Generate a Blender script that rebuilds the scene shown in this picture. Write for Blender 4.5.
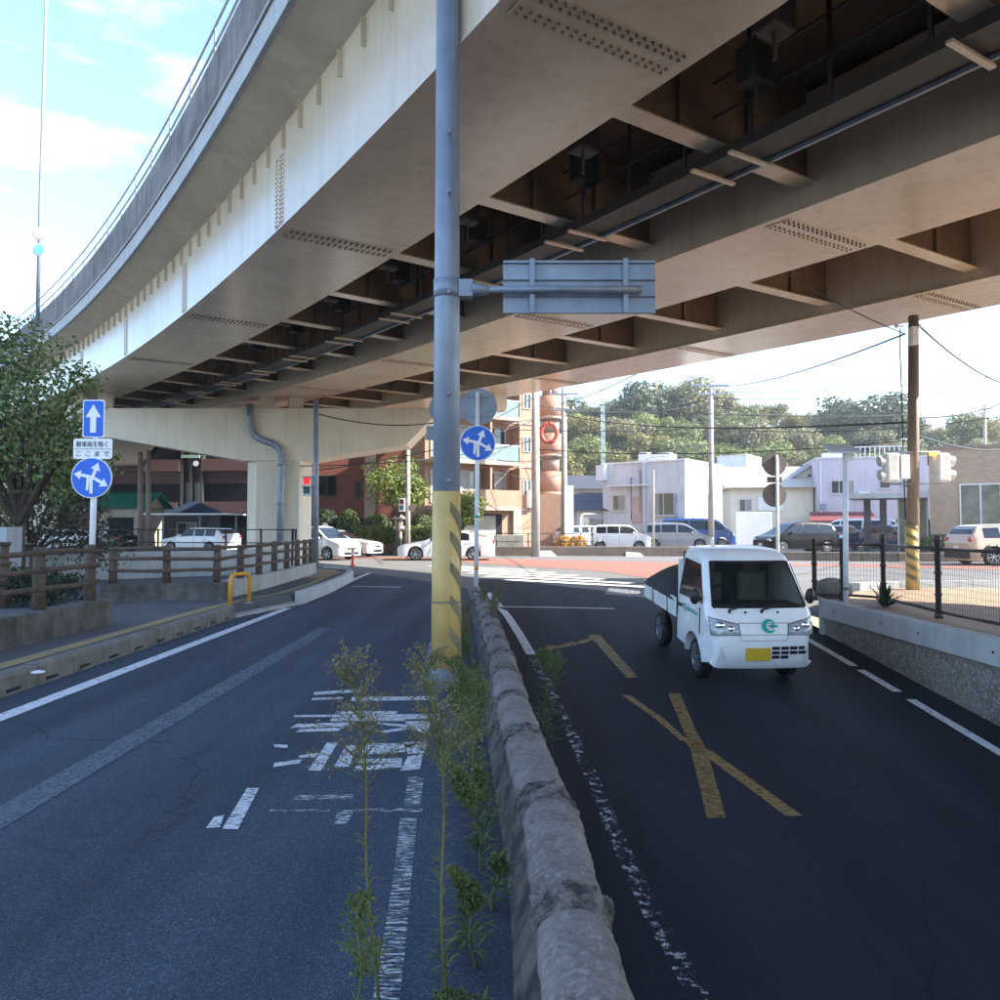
import bpy, bmesh, math, random
from mathutils import Vector, Matrix, noise
R = math.radians
scn = bpy.context.scene
for o in list(bpy.data.objects): bpy.data.objects.remove(o)
col = scn.collection

# ------------------------------------------------------------------ camera, sky, sun, exposure
F = 740.0                                   # focal length in photo pixels (1000 px wide)
CAM_Z = 1.6
PITCH = math.atan(27 / F)
cd = bpy.data.cameras.new('camera'); cam = bpy.data.objects.new('camera', cd); col.objects.link(cam)
cam.location = (0, 0, CAM_Z); cam.rotation_euler = (math.pi / 2 + PITCH, 0, 0)
cd.sensor_width = 36; cd.lens = F / 1000 * 36; cd.clip_start = .05; cd.clip_end = 3000
scn.camera = cam
SUN_AZ, SUN_EL = R(99), R(36)
sdir = Vector((math.sin(SUN_AZ) * math.cos(SUN_EL), math.cos(SUN_AZ) * math.cos(SUN_EL), math.sin(SUN_EL)))
w = bpy.data.worlds.new('World'); scn.world = w; w.use_nodes = True
nt = w.node_tree; nt.nodes.clear()
def WN(t, **k):
    n = nt.nodes.new(t)
    for a, b in k.items(): setattr(n, a, b)
    return n
wo = WN('ShaderNodeOutputWorld'); bg = WN('ShaderNodeBackground'); sky = WN('ShaderNodeTexSky')
sky.sky_type = 'NISHITA'; sky.sun_disc = False; sky.sun_elevation = SUN_EL; sky.sun_rotation = SUN_AZ
sky.air_density = 1.0; sky.dust_density = .35; sky.ozone_density = 3.0
bg.inputs['Strength'].default_value = .15
tc = WN('ShaderNodeTexCoord'); mp = WN('ShaderNodeMapping'); mp.inputs['Scale'].default_value = (1.0, 1.0, 3.4)
mp.inputs['Location'].default_value = (.85, .4, .3)
nz = WN('ShaderNodeTexNoise'); nz.inputs['Scale'].default_value = 2.6; nz.inputs['Detail'].default_value = 7; nz.inputs['Roughness'].default_value = .58
cr = WN('ShaderNodeValToRGB'); cr.color_ramp.elements[0].position = .52; cr.color_ramp.elements[1].position = .70
mx = WN('ShaderNodeMixRGB'); mx.inputs['Color2'].default_value = (4.4, 4.3, 4.3, 1)
ml = WN('ShaderNodeMath', operation='MULTIPLY'); ml.inputs[1].default_value = .6
L = nt.links.new
L(tc.outputs['Generated'], mp.inputs['Vector']); L(mp.outputs[0], nz.inputs['Vector']); L(nz.outputs['Fac'], cr.inputs[0])
L(cr.outputs[0], ml.inputs[0]); L(ml.outputs[0], mx.inputs['Fac']); L(sky.outputs[0], mx.inputs['Color1'])
L(mx.outputs[0], bg.inputs['Color']); L(bg.outputs[0], wo.inputs['Surface'])
sd = bpy.data.lights.new('sun', 'SUN'); sd.energy = 4.2; sd.angle = R(.53); sd.color = (1, .93, .82)
so = bpy.data.objects.new('sun', sd); col.objects.link(so); so.location = (30, 20, 60)
so.rotation_euler = (-sdir).to_track_quat('-Z', 'Y').to_euler()
scn.view_settings.view_transform = 'Standard'; scn.view_settings.look = 'None'
scn.view_settings.gamma = 1; scn.view_settings.use_curve_mapping = False
scn.view_settings.exposure = 2.08
scn.render.engine = 'CYCLES'

# ------------------------------------------------------------------ pixel -> place helpers (photo pixels, 0..1000)
CP, SP = math.cos(PITCH), math.sin(PITCH)
def ray(x, y):
    a, c = (x - 500) / F, -(y - 500) / F
    return Vector((a, CP - c * SP, SP + c * CP))
def G(x, y, z=0.0):                          # the point of the level z that the pixel sees
    r = ray(x, y); t = (z - CAM_Z) / r.z
    return Vector((r.x * t, r.y * t, z))
def D(x, y, Y):                              # the point at depth Y that the pixel sees
    r = ray(x, y); t = Y / r.y
    return Vector((r.x * t, Y, CAM_Z + r.z * t))
def zr(Y):                                   # height of the right-hand road, which dips towards the camera
    t = (15.2 - Y) / 1.6
    return -.093 * 1.6 * (math.log1p(math.exp(t)) if t < 30 else t) if Y < 24 else 0.0
def zs(Y):                                   # right-hand pavement
    return .35 if Y < 12 else max(.16, .35 - .036 * (Y - 12))
def GR(x, y, dz=0.0):                        # pixel -> right-hand road
    z = -.2
    for _ in range(30): z = .5 * z + .5 * (zr(G(x, y, z).y) + dz)
    return G(x, y, z)

# ------------------------------------------------------------------ materials
MATS = {}
def M(name, c, c2=None, rough=.7, scale=4.0, detail=6, bump=0.0, bscale=None, metal=0.0, spec=.4, streak=0.0, coat=0.0,
      emit=0, lo=.35, hi=.68, speck=None, speckscale=120, crack=False):
    if name in MATS: return MATS[name]
    m = bpy.data.materials.new(name); m.use_nodes = True; t = m.node_tree; b = t.nodes['Principled BSDF']
    def N(k, **kw):
        n = t.nodes.new(k)
        for a, v in kw.items(): setattr(n, a, v)
        return n
    K = t.links.new
    if c2 is None: c2 = tuple(v * .78 for v in c)
    pos = N('ShaderNodeNewGeometry') if scale > 0 else None
    tx = N('ShaderNodeTexCoord')
    n1 = N('ShaderNodeTexNoise'); n1.inputs['Scale'].default_value = abs(scale); n1.inputs['Detail'].default_value = detail
    n1.inputs['Roughness'].default_value = .62
    src = pos.outputs['Position'] if pos else tx.outputs['Object']
    K(src, n1.inputs['Vector'])
    r1 = N('ShaderNodeValToRGB'); r1.color_ramp.elements[0].position = lo; r1.color_ramp.elements[1].position = hi
    K(n1.outputs['Fac'], r1.inputs[0])
    mix = N('ShaderNodeMixRGB'); mix.inputs['Color1'].default_value = (*c, 1); mix.inputs['Color2'].default_value = (*c2, 1)
    K(r1.outputs[0], mix.inputs['Fac'])
    outc = mix.outputs[0]
    if streak:
        mp = N('ShaderNodeMapping'); mp.inputs['Scale'].default_value = (5, 5, .35); K(src, mp.inputs['Vector'])
        n2 = N('ShaderNodeTexNoise'); n2.inputs['Scale'].default_value = 1.0; n2.inputs['Detail'].default_value = 8; K(mp.outputs[0], n2.inputs['Vector'])
        r2 = N('ShaderNodeValToRGB'); r2.color_ramp.elements[0].position = .48; r2.color_ramp.elements[1].position = .75
        K(n2.outputs['Fac'], r2.inputs[0])
        mm = N('ShaderNodeMath', operation='MULTIPLY'); mm.inputs[1].default_value = streak; K(r2.outputs[0], mm.inputs[0])
        mix2 = N('ShaderNodeMixRGB'); mix2.inputs['Color2'].default_value = (c[0] * .3, c[1] * .27, c[2] * .22, 1)
        K(mm.outputs[0], mix2.inputs['Fac']); K(outc, mix2.inputs['Color1']); outc = mix2.outputs[0]
    if speck:
        n3 = N('ShaderNodeTexNoise'); n3.inputs['Scale'].default_value = speckscale; n3.inputs['Detail'].default_value = 2; K(src, n3.inputs['Vector'])
        r3 = N('ShaderNodeValToRGB'); r3.color_ramp.elements[0].position = .5; r3.color_ramp.elements[1].position = .72; K(n3.outputs['Fac'], r3.inputs[0])
        mix3 = N('ShaderNodeMixRGB'); mix3.inputs['Color2'].default_value = (*speck, 1); K(r3.outputs[0], mix3.inputs['Fac']); K(outc, mix3.inputs['Color1']); outc = mix3.outputs[0]
    if crack:                                 # thin wandering cracks, smoother wheel tracks, darker spots
        nd = N('ShaderNodeTexNoise'); nd.inputs['Scale'].default_value = 2.2; nd.inputs['Detail'].default_value = 5; K(src, nd.inputs['Vector'])
        ad = N('ShaderNodeMixRGB', blend_type='ADD'); ad.inputs['Fac'].default_value = .5; K(src, ad.inputs['Color1']); K(nd.outputs['Color'], ad.inputs['Color2'])
        vo = N('ShaderNodeTexVoronoi', feature='DISTANCE_TO_EDGE'); vo.inputs['Scale'].default_value = .42; K(ad.outputs[0], vo.inputs['Vector'])
        rv = N('ShaderNodeValToRGB'); rv.color_ramp.elements[0].position = .0; rv.color_ramp.elements[0].color = (1, 1, 1, 1); rv.color_ramp.elements[1].position = .008; rv.color_ramp.elements[1].color = (0, 0, 0, 1); K(vo.outputs['Distance'], rv.inputs[0])
        nm = N('ShaderNodeTexNoise'); nm.inputs['Scale'].default_value = .55; K(src, nm.inputs['Vector']); rm = N('ShaderNodeValToRGB'); rm.color_ramp.elements[0].position = .5; rm.color_ramp.elements[1].position = .58; K(nm.outputs['Fac'], rm.inputs[0])
        mu = N('ShaderNodeMath', operation='MULTIPLY'); K(rv.outputs[0], mu.inputs[0]); K(rm.outputs[0], mu.inputs[1])
        mc = N('ShaderNodeMixRGB'); mc.inputs['Color2'].default_value = (c[0] * .55, c[1] * .55, c[2] * .55, 1); K(mu.outputs[0], mc.inputs['Fac']); K(outc, mc.inputs['Color1'])
        mq = N('ShaderNodeMapping'); mq.inputs['Scale'].default_value = (1.15, .06, 1); K(src, mq.inputs['Vector']); nw = N('ShaderNodeTexNoise'); nw.inputs['Scale'].default_value = 1.6; nw.inputs['Detail'].default_value = 4; K(mq.outputs[0], nw.inputs['Vector'])
        rw_ = N('ShaderNodeValToRGB'); rw_.color_ramp.elements[0].position = .35; rw_.color_ramp.elements[0].color = (.72, .72, .72, 1); rw_.color_ramp.elements[1].position = .65; rw_.color_ramp.elements[1].color = (1.3, 1.3, 1.3, 1); K(nw.outputs['Fac'], rw_.inputs[0])
        mw = N('ShaderNodeMixRGB', blend_type='MULTIPLY'); mw.inputs['Fac'].default_value = 1; K(mc.outputs[0], mw.inputs['Color1']); K(rw_.outputs[0], mw.inputs['Color2']); outc = mw.outputs[0]
    K(outc, b.inputs['Base Color'])
    b.inputs['Roughness'].default_value = rough; b.inputs['Metallic'].default_value = metal
    b.inputs['Specular IOR Level'].default_value = spec
    if coat: b.inputs['Coat Weight'].default_value = coat; b.inputs['Coat Roughness'].default_value = .06
    if emit: b.inputs['Emission Color'].default_value = (*c, 1); b.inputs['Emission Strength'].default_value = emit
    if bump:
        n4 = N('ShaderNodeTexNoise'); n4.inputs['Scale'].default_value = bscale or abs(scale) * 6; n4.inputs['Detail'].default_value = 5; K(src, n4.inputs['Vector'])
        bp = N('ShaderNodeBump'); bp.inputs['Strength'].default_value = bump; bp.inputs['Distance'].default_value = .03
        K(n4.outputs['Fac'], bp.inputs['Height']); K(bp.outputs[0], b.inputs['Normal'])
    MATS[name] = m; return m
def worn(name, c, thr=.5, scale=14, stretch=(1, 1, 1), soft=.06, rough=.6):   # road paint rubbed through to the asphalt
    m = bpy.data.materials.new(name); m.use_nodes = True; t = m.node_tree; b = t.nodes['Principled BSDF']; out = t.nodes['Material Output']
    b.inputs['Base Color'].default_value = (*c, 1); b.inputs['Roughness'].default_value = rough
    g = t.nodes.new('ShaderNodeNewGeometry'); mp = t.nodes.new('ShaderNodeMapping'); mp.inputs['Scale'].default_value = stretch
    n = t.nodes.new('ShaderNodeTexNoise'); n.inputs['Scale'].default_value = scale; n.inputs['Detail'].default_value = 6; n.inputs['Roughness'].default_value = .7
    r = t.nodes.new('ShaderNodeValToRGB'); r.color_ramp.elements[0].position = thr - soft; r.color_ramp.elements[1].position = thr + soft
    tr = t.nodes.new('ShaderNodeBsdfTransparent'); mx = t.nodes.new('ShaderNodeMixShader'); K = t.links.new
    K(g.outputs['Position'], mp.inputs[0]); K(mp.outputs[0], n.inputs['Vector']); K(n.outputs['Fac'], r.inputs[0]); K(r.outputs[0], mx.inputs[0])
    K(b.outputs[0], mx.inputs[1]); K(tr.outputs[0], mx.inputs[2]); K(mx.outputs[0], out.inputs['Surface'])
    return m
def leafmat(name, a, b_, c_):                # three greens mixed leaf by leaf, a little light passes through
    m = bpy.data.materials.new(name); m.use_nodes = True; t = m.node_tree; b = t.nodes['Principled BSDF']; out = t.nodes['Material Output']; K = t.links.new
    g = t.nodes.new('ShaderNodeNewGeometry'); r = t.nodes.new('ShaderNodeValToRGB')
    r.color_ramp.elements[0].color = (*a, 1); r.color_ramp.elements[1].color = (*c_, 1); e = r.color_ramp.elements.new(.5); e.color = (*b_, 1)
    K(g.outputs['Random Per Island'], r.inputs[0]); K(r.outputs[0], b.inputs['Base Color']); b.inputs['Roughness'].default_value = .55
    tl = t.nodes.new('ShaderNodeBsdfTranslucent'); K(r.outputs[0], tl.inputs['Color']); mx = t.nodes.new('ShaderNodeMixShader'); mx.inputs[0].default_value = .28
    K(b.outputs[0], mx.inputs[1]); K(tl.outputs[0], mx.inputs[2]); K(mx.outputs[0], out.inputs['Surface'])
    return m
def brickmat(name, c, c2, mortar, sc, bw=.5, rh=.25, rough=.8):
    m = bpy.data.materials.new(name); m.use_nodes = True; t = m.node_tree; b = t.nodes['Principled BSDF']; K = t.links.new
    tx = t.nodes.new('ShaderNodeTexCoord'); sp = t.nodes.new('ShaderNodeSeparateXYZ'); cb = t.nodes.new('ShaderNodeCombineXYZ'); ad = t.nodes.new('ShaderNodeMath')
    K(tx.outputs['Object'], sp.inputs[0]); K(sp.outputs[0], ad.inputs[0]); K(sp.outputs[1], ad.inputs[1]); K(ad.outputs[0], cb.inputs[0]); K(sp.outputs[2], cb.inputs[1])
    br = t.nodes.new('ShaderNodeTexBrick'); br.inputs['Color1'].default_value = (*c, 1); br.inputs['Color2'].default_value = (*c2, 1); br.inputs['Mortar'].default_value = (*mortar, 1)
    br.inputs['Scale'].default_value = sc; br.inputs['Brick Width'].default_value = bw; br.inputs['Row Height'].default_value = rh; br.inputs['Mortar Size'].default_value = .018
    K(cb.outputs[0], br.inputs['Vector']); K(br.outputs[0], b.inputs['Base Color']); b.inputs['Roughness'].default_value = rough
    return m
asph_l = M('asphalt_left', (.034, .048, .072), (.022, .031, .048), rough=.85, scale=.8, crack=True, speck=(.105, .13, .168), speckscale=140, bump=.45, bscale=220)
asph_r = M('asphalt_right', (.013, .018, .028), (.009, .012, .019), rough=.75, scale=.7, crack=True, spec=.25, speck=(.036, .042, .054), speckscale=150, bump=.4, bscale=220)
asph_x = M('asphalt_crossing', (.15, .147, .14), (.11, .108, .103), rough=.85, scale=.5, speck=(.24, .23, .22), speckscale=60, bump=.3, bscale=90)
redpave = M('red_antiskid_paving', (.26, .105, .072), (.20, .09, .066), rough=.85, scale=1.2, speck=(.31, .16, .12), speckscale=50)
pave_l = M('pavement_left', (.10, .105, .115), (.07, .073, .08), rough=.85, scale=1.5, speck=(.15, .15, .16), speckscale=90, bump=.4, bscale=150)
pave_r = M('pavement_right', (.34, .235, .15), (.27, .19, .125), rough=.85, scale=2.5, speck=(.4, .3, .2), speckscale=40, bump=.2)
conc = M('concrete', (.40, .39, .36), (.29, .28, .255), rough=.85, scale=2.2, bump=.25, bscale=30, streak=.45)
conc_new = M('concrete_smooth', (.42, .43, .43), (.34, .345, .34), rough=.75, scale=1.4, streak=.25, bump=.08, bscale=40)
conc_dark = M('concrete_mossy', (.135, .125, .11), (.05, .05, .042), rough=.9, scale=3.5, bump=.6, bscale=25, streak=.8)
conc_kerb = M('concrete_kerb', (.215, .195, .165), (.13, .118, .098), rough=.88, scale=5, bump=.3, bscale=60, streak=.3)
conc_cap = M('concrete_cap', (.235, .205, .185), (.12, .103, .092), rough=.95, scale=4.5, bump=.7, bscale=24, speck=(.265, .235, .212), speckscale=40, streak=.45)
conc_joint = M('rough_joint_mortar', (.21, .18, .155), (.05, .045, .04), rough=.95, scale=16, bump=1.0, bscale=45, lo=.4, hi=.6)
pebble = M('pebbled_concrete', (.24, .215, .18), (.12, .108, .09), rough=.9, scale=9, bump=.9, bscale=40, speck=(.4, .37, .33), speckscale=34)
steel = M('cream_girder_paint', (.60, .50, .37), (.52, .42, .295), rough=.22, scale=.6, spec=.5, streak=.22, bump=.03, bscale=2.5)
steel_d = M('brown_paint_recess_shade', (.20, .135, .08), (.13, .09, .055), rough=.5, scale=1.3)  # brown paint, darkened to put the recess shade into the colour
deckm = M('deck_soffit', (.60, .52, .40), (.48, .42, .32), rough=.85, scale=1.2, streak=.2)
parap = M('stained_parapet', (.23, .215, .20), (.10, .094, .088), rough=.9, scale=1.1, streak=.75, bump=.2)
pierm = M('pier_paint', (.66, .59, .46), (.58, .51, .39), rough=.6, scale=.7, streak=.22)
galv = M('galvanised_steel', (.25, .29, .35), (.19, .22, .275), rough=.5, metal=.3, scale=3, streak=.3)
galv_l = M('white_post_paint', (.72, .74, .76), (.6, .62, .65), rough=.4, scale=6)
black = M('black_paint', (.012, .012, .013), (.02, .02, .022), rough=.4, scale=8)
rail_b = M('brown_black_fence', (.03, .024, .022), (.05, .042, .04), rough=.4, scale=12)
wood = M('brown_wood', (.12, .082, .06), (.06, .042, .033), rough=.85, scale=-7, bump=.5, bscale=40)
yel = M('yellow_sheet', (.60, .42, .155), (.50, .34, .12), rough=.5, scale=5, streak=.35)
yel_p = M('yellow_pipe', (.66, .30, .015), (.55, .25, .015), rough=.4, scale=9)
blackst = M('worn_black_stripe', (.10, .088, .055), (.22, .185, .085), rough=.6, scale=4, lo=.3, hi=.75)
blue = M('sign_blue', (.004, .12, .62), (.004, .10, .55), rough=.35, scale=20)
white = M('sign_white', (.8, .8, .8), (.74, .75, .76), rough=.35, scale=20)
ink = M('sign_ink', (.012, .014, .05), rough=.5)
teal = M('emblem_teal', (.01, .36, .32), rough=.4)
glass = M('window_glass', (.035, .05, .06), (.02, .028, .034), rough=.06, scale=.7, spec=.9)
carglass = M('car_glass', (.012, .016, .02), (.008, .01, .012), rough=.06, scale=1, spec=.5)
tyre = M('tyre', (.012, .012, .012), (.02, .02, .02), rough=.8, scale=30)
rim = M('alloy_rim', (.42, .43, .44), (.3, .3, .31), rough=.3, metal=.7, scale=20)
red = M('tail_light', (.45, .01, .01), rough=.15, spec=.8)
lampg = M('lamp_glass', (.62, .65, .68), (.35, .37, .4), rough=.1, scale=25, spec=.9)
plate_w = M('plate_white', (.7, .7, .68), rough=.4)
wire_m = M('wire', (.02, .022, .025), rough=.6)
leaf_d = leafmat('leaf_dark', (.012, .022, .010), (.03, .05, .018), (.05, .075, .02))
leaf_h = leafmat('leaf_hill_dark', (.05, .08, .045), (.095, .13, .065), (.15, .18, .09))
leaf_hm = leafmat('leaf_hill_mid', (.09, .12, .045), (.16, .20, .07), (.23, .25, .10))
leaf_ho = leafmat('leaf_hill_olive', (.15, .155, .075), (.23, .22, .11), (.31, .28, .15))
leaf_hl = leafmat('leaf_hill_light', (.13, .17, .05), (.21, .25, .075), (.29, .31, .11))
leaf_m = leafmat('leaf_mid', (.035, .062, .018), (.08, .125, .034), (.15, .18, .055))
leaf_l = leafmat('leaf_light', (.07, .11, .02), (.14, .19, .035), (.22, .25, .06))
leaf_o = leafmat('leaf_olive', (.06, .075, .025), (.12, .12, .045), (.19, .16, .07))
leaf_w = leafmat('leaf_weed', (.05, .095, .024), (.10, .155, .04), (.18, .21, .07))
leaf_s = leafmat('seed_head', (.16, .13, .06), (.24, .2, .1), (.13, .13, .05))
leaf_g = leafmat('leaf_goldish', (.10, .13, .03), (.19, .17, .05), (.26, .2, .07))
bark = M('bark', (.10, .075, .055), (.05, .038, .03), rough=.9, scale=6, bump=.6)

# ------------------------------------------------------------------ mesh helpers
def ob(name, me, mat, parent=None):
    o = bpy.data.objects.new(name, me); col.objects.link(o)
    if mat and not me.materials: me.materials.append(mat)
    if parent: o.parent = parent
    return o
def tag(o, label=None, cat=None, group=None, kind=None):
    if label: o['label'] = label
    if cat: o['category'] = cat
    if group: o['group'] = group
    if kind: o['kind'] = kind
    return o
def thing(name, label, cat, loc=(0, 0, 0), rz=0.0, group=None):
    o = bpy.data.objects.new(name, None); col.objects.link(o); o.location = loc; o.rotation_euler = (0, 0, rz); o.empty_display_size = .2
    return tag(o, label, cat, group)
def copy_tree(o, parent=None):
    c = o.copy(); col.objects.link(c); c.parent = parent
    for ch in o.children: copy_tree(ch, c)
    return c
class MB:
    def __init__(s): s.v = []; s.f = []; s.sm = []
    def add(s, vs, fs, smooth=False):
        k = len(s.v); s.v += [tuple(p) for p in vs]; s.f += [tuple(i + k for i in f) for f in fs]; s.sm += [smooth] * len(fs); return s
    def box(s, c, d, rz=0.0, mat=None):
        cx, cy, cz = c; dx, dy, dz = d[0] / 2, d[1] / 2, d[2] / 2; ca, sa = math.cos(rz), math.sin(rz); vs = []
        for sx, sy, sz in ((-1, -1, -1), (1, -1, -1), (1, 1, -1), (-1, 1, -1), (-1, -1, 1), (1, -1, 1), (1, 1, 1), (-1, 1, 1)):
            x, y = sx * dx, sy * dy; vs.append((cx + x * ca - y * sa, cy + x * sa + y * ca, cz + sz * dz))
        return s.add(vs, [(0, 3, 2, 1), (4, 5, 6, 7), (0, 1, 5, 4), (1, 2, 6, 5), (2, 3, 7, 6), (3, 0, 4, 7)])
    def bar(s, a, b, wd, ht, up=(0, 0, 1)):
        a, b = Vector(a), Vector(b); d = (b - a).normalized(); u = Vector(up)
        if abs(d.dot(u)) > .98: u = Vector((0, 1, 0))
        sd = d.cross(u).normalized() * wd / 2; u = sd.cross(d).normalized() * ht / 2
        vs = [p + i * sd + j * u for p in (a, b) for i, j in ((-1, -1), (1, -1), (1, 1), (-1, 1))]
        return s.add(vs, [(0, 1, 2, 3), (7, 6, 5, 4), (0, 4, 5, 1), (1, 5, 6, 2), (2, 6, 7, 3), (3, 7, 4, 0)])
    def tube(s, pts, r, n=8, cap=True):
        pts = [Vector(p) for p in pts]; rs = r if isinstance(r, (list, tuple)) else [r] * len(pts); k = len(s.v); m = len(pts)
        ref = None
        for i, p in enumerate(pts):
            d = (pts[min(i + 1, m - 1)] - pts[max(i - 1, 0)]).normalized()
            if ref is None: ref = Vector((0, 0, 1)) if abs(d.z) < .9 else Vector((1, 0, 0))
            u = d.cross(ref).normalized(); v = d.cross(u).normalized()
            for j in range(n):
                a = 2 * math.pi * j / n; s.v.append(tuple(p + rs[i] * (math.cos(a) * u + math.sin(a) * v)))
        for i in range(m - 1):
            for j in range(n):
                s.f.append((k + i * n + j, k + i * n + (j + 1) % n, k + (i + 1) * n + (j + 1) % n, k + (i + 1) * n + j)); s.sm.append(True)
        if cap:
            s.f.append(tuple(k + j for j in reversed(range(n)))); s.sm.append(False); s.f.append(tuple(k + (m - 1) * n + j for j in range(n))); s.sm.append(False)
        return s
    def prism(s, poly, z0, z1):                       # poly in x,y
        n = len(poly); vs = [(p[0], p[1], z0) for p in poly] + [(p[0], p[1], z1) for p in poly]
        return s.add(vs, [tuple(reversed(range(n))), tuple(range(n, 2 * n))] + [(i, (i + 1) % n, n + (i + 1) % n, n + i) for i in range(n)])
    def extr(s, poly, o, u, v, th):                   # poly in a plane (o,u,v), thickness th along u x v, both ways
        o, u, v = Vector(o), Vector(u), Vector(v); nn = u.cross(v).normalized() * th / 2; n = len(poly)
        vs = [o + u * p[0] + v * p[1] - nn for p in poly] + [o + u * p[0] + v * p[1] + nn for p in poly]
        return s.add(vs, [tuple(reversed(range(n))), tuple(range(n, 2 * n))] + [(i, (i + 1) % n, n + (i + 1) % n, n + i) for i in range(n)])
    def ball(s, c, r, nu=10, nv=6):
        rx, ry, rz_ = r if isinstance(r, (tuple, list)) else (r, r, r); k = []
        vs = [(c[0], c[1], c[2] - rz_)]; fs = []
        for i in range(1, nv):
            t = math.pi * i / nv
            for j in range(nu):
                a = 2 * math.pi * j / nu; vs.append((c[0] + rx * math.sin(t) * math.cos(a), c[1] + ry * math.sin(t) * math.sin(a), c[2] - rz_ * math.cos(t)))
        vs.append((c[0], c[1], c[2] + rz_)); e = len(vs) - 1
        for j in range(nu):
            fs.append((0, 1 + (j + 1) % nu, 1 + j)); fs.append((e, 1 + (nv - 2) * nu + j, 1 + (nv - 2) * nu + (j + 1) % nu))
            for i in range(nv - 2): a = 1 + i * nu; fs.append((a + j, a + (j + 1) % nu, a + nu + (j + 1) % nu, a + nu + j))
        return s.add(vs, fs, True)
    def grid(s, P, nu, nv, smooth=True):              # P(i,j) -> point
        vs = [P(i, j) for i in range(nu + 1) for j in range(nv + 1)]
        return s.add(vs, [(i * (nv + 1) + j, (i + 1) * (nv + 1) + j, (i + 1) * (nv + 1) + j + 1, i * (nv + 1) + j + 1) for i in range(nu) for j in range(nv)], smooth)
    def mesh(s, name='m'):
        me = bpy.data.meshes.new(name); me.from_pydata(s.v, [], s.f); me.update()
        me.polygons.foreach_set('use_smooth', s.sm); return me
    def build(s, name, mat, parent=None): return ob(name, s.mesh(name), mat, parent)
def bevel(o, wd, seg=2, ang=40):
    m = o.modifiers.new('bevel', 'BEVEL'); m.width = wd; m.segments = seg; m.limit_method = 'ANGLE'; m.angle_limit = R(ang); m.harden_normals = False
    return o
def fixn(o):
    bm = bmesh.new(); bm.from_mesh(o.data); bmesh.ops.recalc_face_normals(bm, faces=bm.faces); bm.to_mesh(o.data); bm.free(); return o
def text_mesh(s, name, size, mat, parent, loc, rot=(math.pi / 2, 0, 0), ext=.002, xs=1.0):
    cu = bpy.data.curves.new('t', 'FONT'); cu.body = s; cu.size = size; cu.align_x = 'CENTER'; cu.align_y = 'CENTER'; cu.extrude = ext; cu.resolution_u = 3
    t = bpy.data.objects.new('t', cu); col.objects.link(t)
    me = bpy.data.meshes.new_from_object(t.evaluated_get(bpy.context.evaluated_depsgraph_get())); bpy.data.objects.remove(t); bpy.data.curves.remove(cu)
    me.materials.clear(); o = ob(name, me, mat, parent); o.location = loc; o.rotation_euler = rot; o.scale = (xs, 1, 1); return o
def disc(r, n=28): return [(r * math.cos(2 * math.pi * i / n), r * math.sin(2 * math.pi * i / n)) for i in range(n)]

# ------------------------------------------------------------------ ground, roads, pavements
def wx(Y):                                   # centre line of the median wall
    pts = [(-12, .30), (1.5, .26), (2.8, .245), (3.5, .235), (4.5, .165), (5.8, .095), (8, .0), (11, -.16), (14.3, -.37), (17, -.62)]
    for (a, x0), (b, x1) in zip(pts, pts[1:]):
        if Y <= b: return x0 + (x1 - x0) * (Y - a) / (b - a)
    return pts[-1][1]
WALL_END = 14.6; RX = 5.62
YR = [-12 + i * .4 for i in range(89)]      # rows of the dipping road, to Y = 23.2
g = MB()
E_ = 900.0
g.add([(-E_, -12, 0), (wx(-12), -12, 0), (-E_, 23.2, 0), (wx(23.2), 23.2, 0)], [])
k = len(g.v)
for Y in YR: g.v += [(-E_, Y, 0), (wx(Y), Y, 0), (RX, Y, -.001), (E_, Y, -.001)]
for i in range(len(YR) - 1):
    a = k + 4 * i; g.f += [(a, a + 1, a + 5, a + 4), (a + 2, a + 3, a + 7, a + 6)]; g.sm += [False] * 2
g.add([(-E_, 23.2, 0), (E_, 23.2, 0), (E_, E_, 0), (-E_, E_, 0)], [(0, 1, 2, 3)])
g.add([(-E_, -E_, 0), (E_, -E_, 0), (E_, -12, 0), (-E_, -12, 0)], [(0, 1, 2, 3)])
tag(g.build('ground', asph_x), kind='structure')
m = MB(); m.grid(lambda i, j: (lambda Y: (lambda x0: (x0 + (RX + .1 - x0) * j / 10, Y, zr(Y) + (0.0 if Y < 22 else .0) + .003))(wx(Y)))(YR[i]), len(YR) - 1, 10)
road_r = tag(m.build('road_right', asph_r), kind='structure')
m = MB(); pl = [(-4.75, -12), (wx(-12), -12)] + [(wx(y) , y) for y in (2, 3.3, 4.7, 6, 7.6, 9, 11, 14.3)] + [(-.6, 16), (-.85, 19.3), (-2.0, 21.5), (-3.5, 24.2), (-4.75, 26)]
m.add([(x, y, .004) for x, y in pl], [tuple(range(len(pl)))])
road_l = tag(m.build('road_left', asph_l), kind='structure')
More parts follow.
